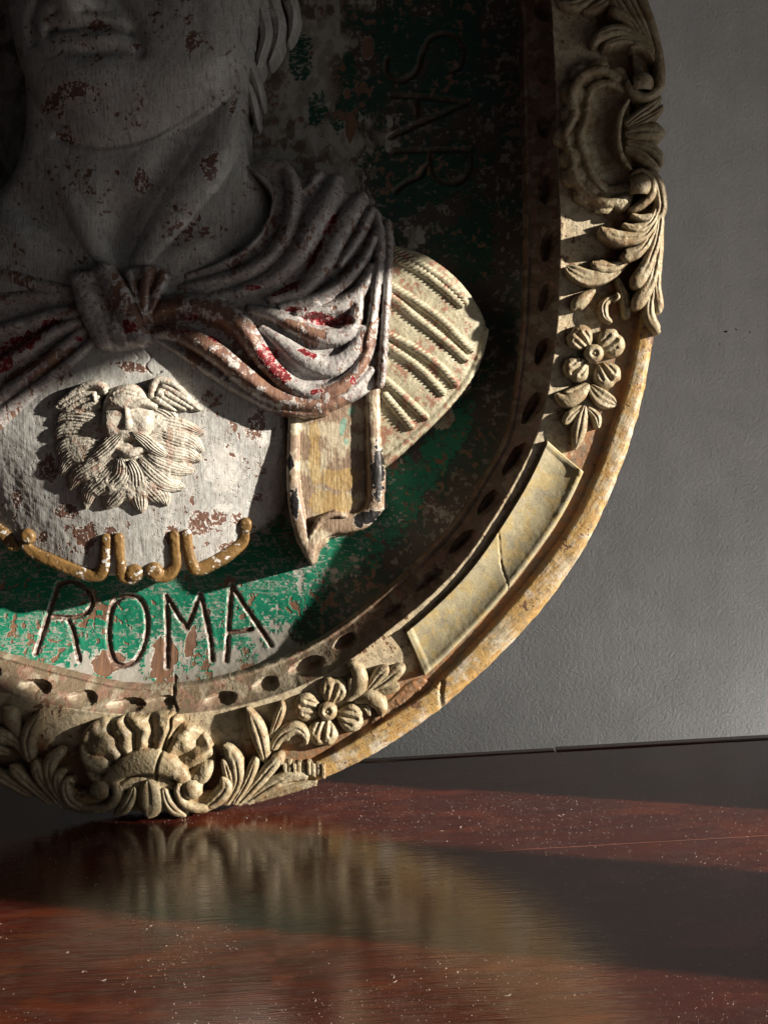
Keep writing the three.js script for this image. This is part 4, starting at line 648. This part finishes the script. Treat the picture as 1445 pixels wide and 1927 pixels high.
{ // shell on the right side of the frame
  const s = new Relief(1040, 100, 1200, 404, 1.6, (x, y) => floorZ(x, y) - 6);
  s.mass([[1177, 137], [1150, 128], [1138, 112], [1126, 110], [1112, 117], [1094, 118], [1080, 134], [1075, 152], [1059, 176], [1062, 198], [1058, 228], [1046, 257], [1055, 282], [1060, 310], [1060, 336], [1081, 363], [1097, 389], [1129, 396], [1146, 390], [1168, 384], [1184, 375], [1190, 330], [1190, 250], [1186, 180]], 2, 8, 14);
  const rim = [[1162, 142], [1128, 127], [1094, 138], [1077, 172], [1077, 212], [1063, 254], [1074, 294], [1078, 330], [1100, 362], [1136, 382], [1170, 376]];
  rim.forEach(([x, y], i) => { const dx = 1204 - x, dy = 250 - y, q = 0.52, low = i < 3 ? -12 : i > 8 ? -6 : 0; s.ridge([[x + dx * q, y + dy * q, 12, -4 + low], [x + dx * 0.25, y + dy * 0.25, 20, 10 + low], [x, y, 20, 20 + low * 0.2]], { soft: 9, flat: 0.5 }); });
  for (const [q, z] of [[0.02, 28], [0.22, 22]]) s.ridge(rim.map(([x, y], i) => [x + (1204 - x) * q + 5 * (rnd() - 0.5), y + (250 - y) * q, 7 + 3 * rnd(), z + 8 * (rnd() - 0.5)]), { soft: 5 });
  s.bump(1146, 250, 20, 62, -12, 0, 20, 3).bump(1160, 345, 26, 20, -14, 0, 20, 3);
  s.ridge([[1182, 188, 4, 26], [1168, 214, 6, 30], [1163, 250, 6, 32], [1168, 288, 6, 30], [1186, 316, 4, 26]], { soft: 3 }).rough(9, 3).rough(4, 1.4, 2);
  const shell = s.build('shell', carvedPaint, medallion); shell.userData.label = 'scalloped shell on the side of the frame, in shade';
  const L = (p, o) => leaf(shell, p, o);
  L([[1176, 236, 8, 22], [1204, 214, 10, 28], [1230, 196, 10, 28], [1244, 180, 4, 22]]); L([[1178, 240, 6, 20], [1210, 226, 9, 28], [1240, 208, 7, 28], [1246, 196, 3, 22]]); L([[1176, 252, 14, 20], [1210, 246, 17, 30], [1238, 246, 18, 28], [1252, 248, 8, 16]]); L([[1178, 266, 8, 20], [1214, 272, 10, 28], [1240, 290, 10, 28], [1244, 312, 5, 22]]); L([[1176, 276, 8, 20], [1204, 290, 12, 26], [1230, 310, 9, 26], [1240, 322, 4, 20]]);
  knob(shell, 1211, 152, 22, 44);
}
{ // acanthus coming down from above the side shell
  const g = sprig('acanthus'); const L = (p, o) => leaf(g, p, o);
  L([[1186, -70, 12, 20], [1206, -10, 12, 28], [1224, 40, 11, 32], [1238, 90, 10, 34], [1244, 136, 10, 34], [1238, 166, 10, 34], [1214, 180, 10, 32], [1188, 168, 9, 30], [1180, 148, 6, 26]], { section: round }); L([[1160, -60, 12, 20], [1186, 0, 12, 30], [1210, 50, 11, 34], [1230, 98, 7, 32]]); L([[1140, -40, 12, 20], [1168, 16, 13, 30], [1198, 56, 11, 34], [1224, 96, 6, 30]]);
  L([[1232, 110, 6, 28], [1206, 72, 10, 36], [1168, 54, 13, 38], [1132, 64, 12, 36], [1116, 84, 5, 30]]); L([[1230, 112, 6, 26], [1208, 86, 9, 34], [1178, 72, 10, 36], [1146, 80, 9, 32], [1136, 90, 4, 28]]); L([[1234, 116, 6, 28], [1222, 94, 8, 36], [1200, 82, 9, 38], [1186, 88, 5, 34]]); L([[1210, 60, 6, 26], [1180, 34, 11, 36], [1156, 18, 10, 36], [1148, 14, 4, 30]]);
  L([[1130, -40, 14, 16], [1110, -8, 14, 20], [1080, 6, 14, 20], [1050, 4, 6, 14]]); L([[1170, -50, 10, 16], [1150, -10, 12, 22], [1120, 12, 12, 22], [1096, 20, 4, 14]]);
}
// ---------------------------------------------------------------- table, wall, window, added box
const tableTop = (() => {
  const tb = [-1.1, -0.12, 1.0, 0.62];
  const grain = paint([0, 0, 1200, 520], 1.6, (x, y) => {
    const w = 6 * (fbm(x / 260, y / 60, 3) - 0.5), a = fbm(x / 160, (y + w * 4) / 5.5, 4), b = fbm(x / 60, (y + w * 4) / 1.5, 3), c = fbm(x / 90 + 7, y / 40, 4), pore = noise(x / 9, y / 0.8);
    let col = over([0.085, 0.013, 0.007], [0.040, 0.008, 0.005], clamp(1.5 * a - 0.3)); col = over(col, [0.14, 0.028, 0.009], sm(0.5, 0.75, c) * 0.6); col = tone(col, 0.85 + 0.3 * b); if (pore > 0.86) col = tone(col, 0.5);
    const film = sm(0.55, 0.7, fbm(x / 30, y / 16 + 30, 4)); col = over(col, [0.16, 0.10, 0.085], film * 0.12);
    return [...col, 0.5 + 0.5 * (b - 0.5) + 0.35 * (a - 0.5) - (pore > 0.86 ? 0.12 : 0)];
  }, { rough: 0.16, bump: 0.00017, ior: 2.4, wrap: THREE.RepeatWrapping });
  const t = new THREE.Group(); t.name = 'mahogany_table'; scene.add(t); t.userData = { label: 'dark red polished mahogany table top with dust, scratches and a back strip', category: 'table' };
  const slab = (name, x0, x1, z0, z1, y0, y1, turn = 0) => {        // a board with eased edges
    const e = Math.min(0.0012, (z1 - z0) * 0.3), sh = new THREE.Shape([[x0 + e, -z1 + e], [x1 - e, -z1 + e], [x1 - e, -z0 - e], [x0 + e, -z0 - e]].map(([x, y]) => new THREE.Vector2(x, y)));
    const g = new THREE.ExtrudeGeometry(sh, { depth: y1 - y0 - 2 * e, bevelEnabled: true, bevelSize: e, bevelThickness: e, bevelSegments: 2, steps: 1 }); g.rotateX(-Math.PI / 2); g.translate(0, y0 + e, 0);
    const p = g.attributes.position, uv = g.attributes.uv; for (let i = 0; i < p.count; i++) uv.setXY(i, (p.getX(i) + 1.1 + z0 * 0.37) / 0.6, (p.getZ(i) + p.getY(i)) / 0.26);
    const m = mesh(name, g, grain, t); return m;
  };
  return { t, slab, grain };
})();
tableTop.slab('board', -1.1, 1.0, -0.093, 1.05, -0.03, 0);
tableTop.slab('scratch', 0.2, 1.0, 0.1500, 0.1505, -0.004, 0.0001).material = new THREE.MeshStandardMaterial({ color: 0x8a5a48, roughness: 0.6 });
tableTop.slab('back_strip', -1.1, 0.395, -0.103, -0.0935, -0.03, 0.0012);
tableTop.slab('back_strip', 0.3965, 1.0, -0.1045, -0.0935, -0.03, 0.0016);

const plaster = paint([0, 0, 1024, 1024], 1, (x, y) => {
  const per = (s, n) => { let v = 0, a = 0.5, q = 1024 / s; for (let i = 0; i < n; i++) { v += a * noise(x / q * 1, y / q * 1); a *= 0.5; q /= 2; } return v; };
  const l = fbm(x / 7, y / 7, 3), f = fbm(x / 90, y / 90, 3), fine = noise(x / 2.2, y / 2.2);
  return [...tone([0.78, 0.777, 0.77], 0.88 + 0.2 * f + 0.06 * (fbm(x / 20, y / 160, 3) - 0.5)), 0.5 + 0.5 * (l - 0.5) + 0.25 * (fine - 0.5) + 0.3 * (f - 0.5)];
}, { rough: 0.8, bump: 0.0013 });
plaster.map.repeat.set(1, 1);
{
  const g = new THREE.BoxGeometry(3.2, 2.6, 0.1), p = g.attributes.position, uv = g.attributes.uv; for (let i = 0; i < p.count; i++) uv.setXY(i, p.getX(i) / 0.42, (p.getY(i) + p.getZ(i)) / 0.42);
  const w = mesh('wall', g, plaster, scene); w.position.set(0, 0.5, -0.41); w.userData = { kind: 'structure', label: 'plain grey plastered wall behind the table', category: 'wall' };
  const marks = new THREE.MeshStandardMaterial({ color: 0x3a3938, roughness: 0.9 });
  for (const [x, y, r] of [[0.640, 0.400, 1.6], [0.652, 0.402, 1.1], [0.668, 0.398, 0.9], [0.633, 0.386, 0.8], [0.600, 0.200, 0.8], [0.705, 0.120, 1.2], [0.53, 0.31, 0.7]]) { const c = new THREE.SphereGeometry(1, 7, 5); const s = mesh('scuff', c, marks, w); s.scale.set(r * 0.0016, r * 0.0007, 0.0003); s.rotation.z = r * 2; s.position.set(x, y - 0.5, 0.05); }
}
{ // side wall with window openings and an added low one: its edges bound the patch of sun
  const wall = new THREE.Group(); wall.name = 'window_wall'; scene.add(wall); wall.userData = { kind: 'structure', label: 'plastered side wall with window openings and one added low opening', category: 'wall' };
  const sh = new THREE.Shape([[-2.6, -0.8], [0.359, -0.8], [0.359, 1.8], [-2.6, 1.8]].map(([a, b]) => new THREE.Vector2(a, b)));   // x = -z
  for (const [z0, z1, top, low = 0.02] of [[0.12, 0.395, 0.705], [0.585, 1.9, 0.42], [-0.34, 0.08, -0.05, -0.6]]) sh.holes.push(new THREE.Path([[-z1, low], [-z0, low], [-z0, top], [-z1, top]].map(([a, b]) => new THREE.Vector2(a, b))));  // head of the second lowered, third wholly added, to brighten the wall
  const g = new THREE.ExtrudeGeometry(sh, { depth: 0.02, bevelEnabled: false }); g.rotateY(Math.PI / 2);
  const p = g.attributes.position, uv = g.attributes.uv; for (let i = 0; i < p.count; i++) uv.setXY(i, p.getZ(i) / 0.42, p.getY(i) / 0.42);
  const m = mesh('pierced_wall', g, plaster, wall); m.position.x = 1.0;
}
{ // unseen low box, added to throw the shadow band along the wall
  const b = new THREE.Group(); b.name = 'shadow_caster_box'; b.position.set(0.85, 0, 0.035); scene.add(b); b.userData = { label: 'unseen low lidded box added beside the window to cast a shadow on the table', category: 'box' };
  const body = new THREE.BoxGeometry(0.19, 0.13, 0.25); body.translate(0, 0.067, 0); const lid = new THREE.BoxGeometry(0.2, 0.035, 0.26); lid.translate(0, 0.151, 0);
  mesh('body', body, tableTop.grain, b); mesh('lid', lid, tableTop.grain, b);
}
{ // dust and lint lying on the table top
  const g = new THREE.TetrahedronGeometry(1, 0), m = new THREE.MeshStandardMaterial({ color: 0xc8bdb1, roughness: 0.9 }), n = 40000, d = new THREE.InstancedMesh(g, m, n), M = new THREE.Matrix4(), q = new THREE.Quaternion(), e = new THREE.Euler();
  for (let i = 0; i < n; i++) {
    let x, z; do { x = mix(-0.45, 0.75, rnd()); z = mix(-0.09, 0.55, rnd()); } while (fbm(x * 14, z * 14, 3) + (z < 0.16 ? 0.1 : 0) < 0.36 + 0.3 * rnd());
    const s = 0.00009 + 0.00034 * Math.pow(rnd(), 5.5); e.set(rnd() * 6, rnd() * 6, rnd() * 6); q.setFromEuler(e); M.compose(new THREE.Vector3(x, s * 0.45, z), q, new THREE.Vector3(s * (1 + rnd()), s * 0.6, s)); d.setMatrixAt(i, M);
  }
  d.name = 'dust'; d.userData = { kind: 'stuff', label: 'fine pale dust specks scattered over the table top', category: 'dust' }; scene.add(d);
}
{ // stray fibres of lint
  const lint = new THREE.MeshStandardMaterial({ color: 0xcfc6ba, roughness: 0.9 });
  const spots = [[130, 1791], [155, 1830], [200, 1843], [735, 1835], [745, 1845], [180, 1668], [1100, 1690], [870, 1560], [420, 1640], [590, 1880], [960, 1870]];
  spots.forEach(([px, py], i) => {
    const d = new THREE.Vector3(px - MX, -(py - MY), -EYE).applyQuaternion(leanTurn), c = camera.position.clone().addScaledVector(d, -camera.position.y / d.y), a = rnd() * 6.3, l = 0.002 + 0.004 * rnd();
    const q = [0, 1, 2, 3].map((k) => new THREE.Vector3(c.x + Math.cos(a + k * 0.5) * l * k / 3, 0.0002 + 0.0003 * Math.sin(k), c.z + Math.sin(a + k * 0.5) * l * k / 3));
    const f = mesh('lint_fibre', new THREE.TubeGeometry(new THREE.CatmullRomCurve3(q), 12, 0.00012, 5), lint, scene); f.userData = { label: 'tiny pale lint fibre lying on the table top', category: 'lint', group: 'lint on the table' }; if (i) f.name += '_' + String(i).padStart(3, '0');
  });
}
renderer.render(scene, camera);
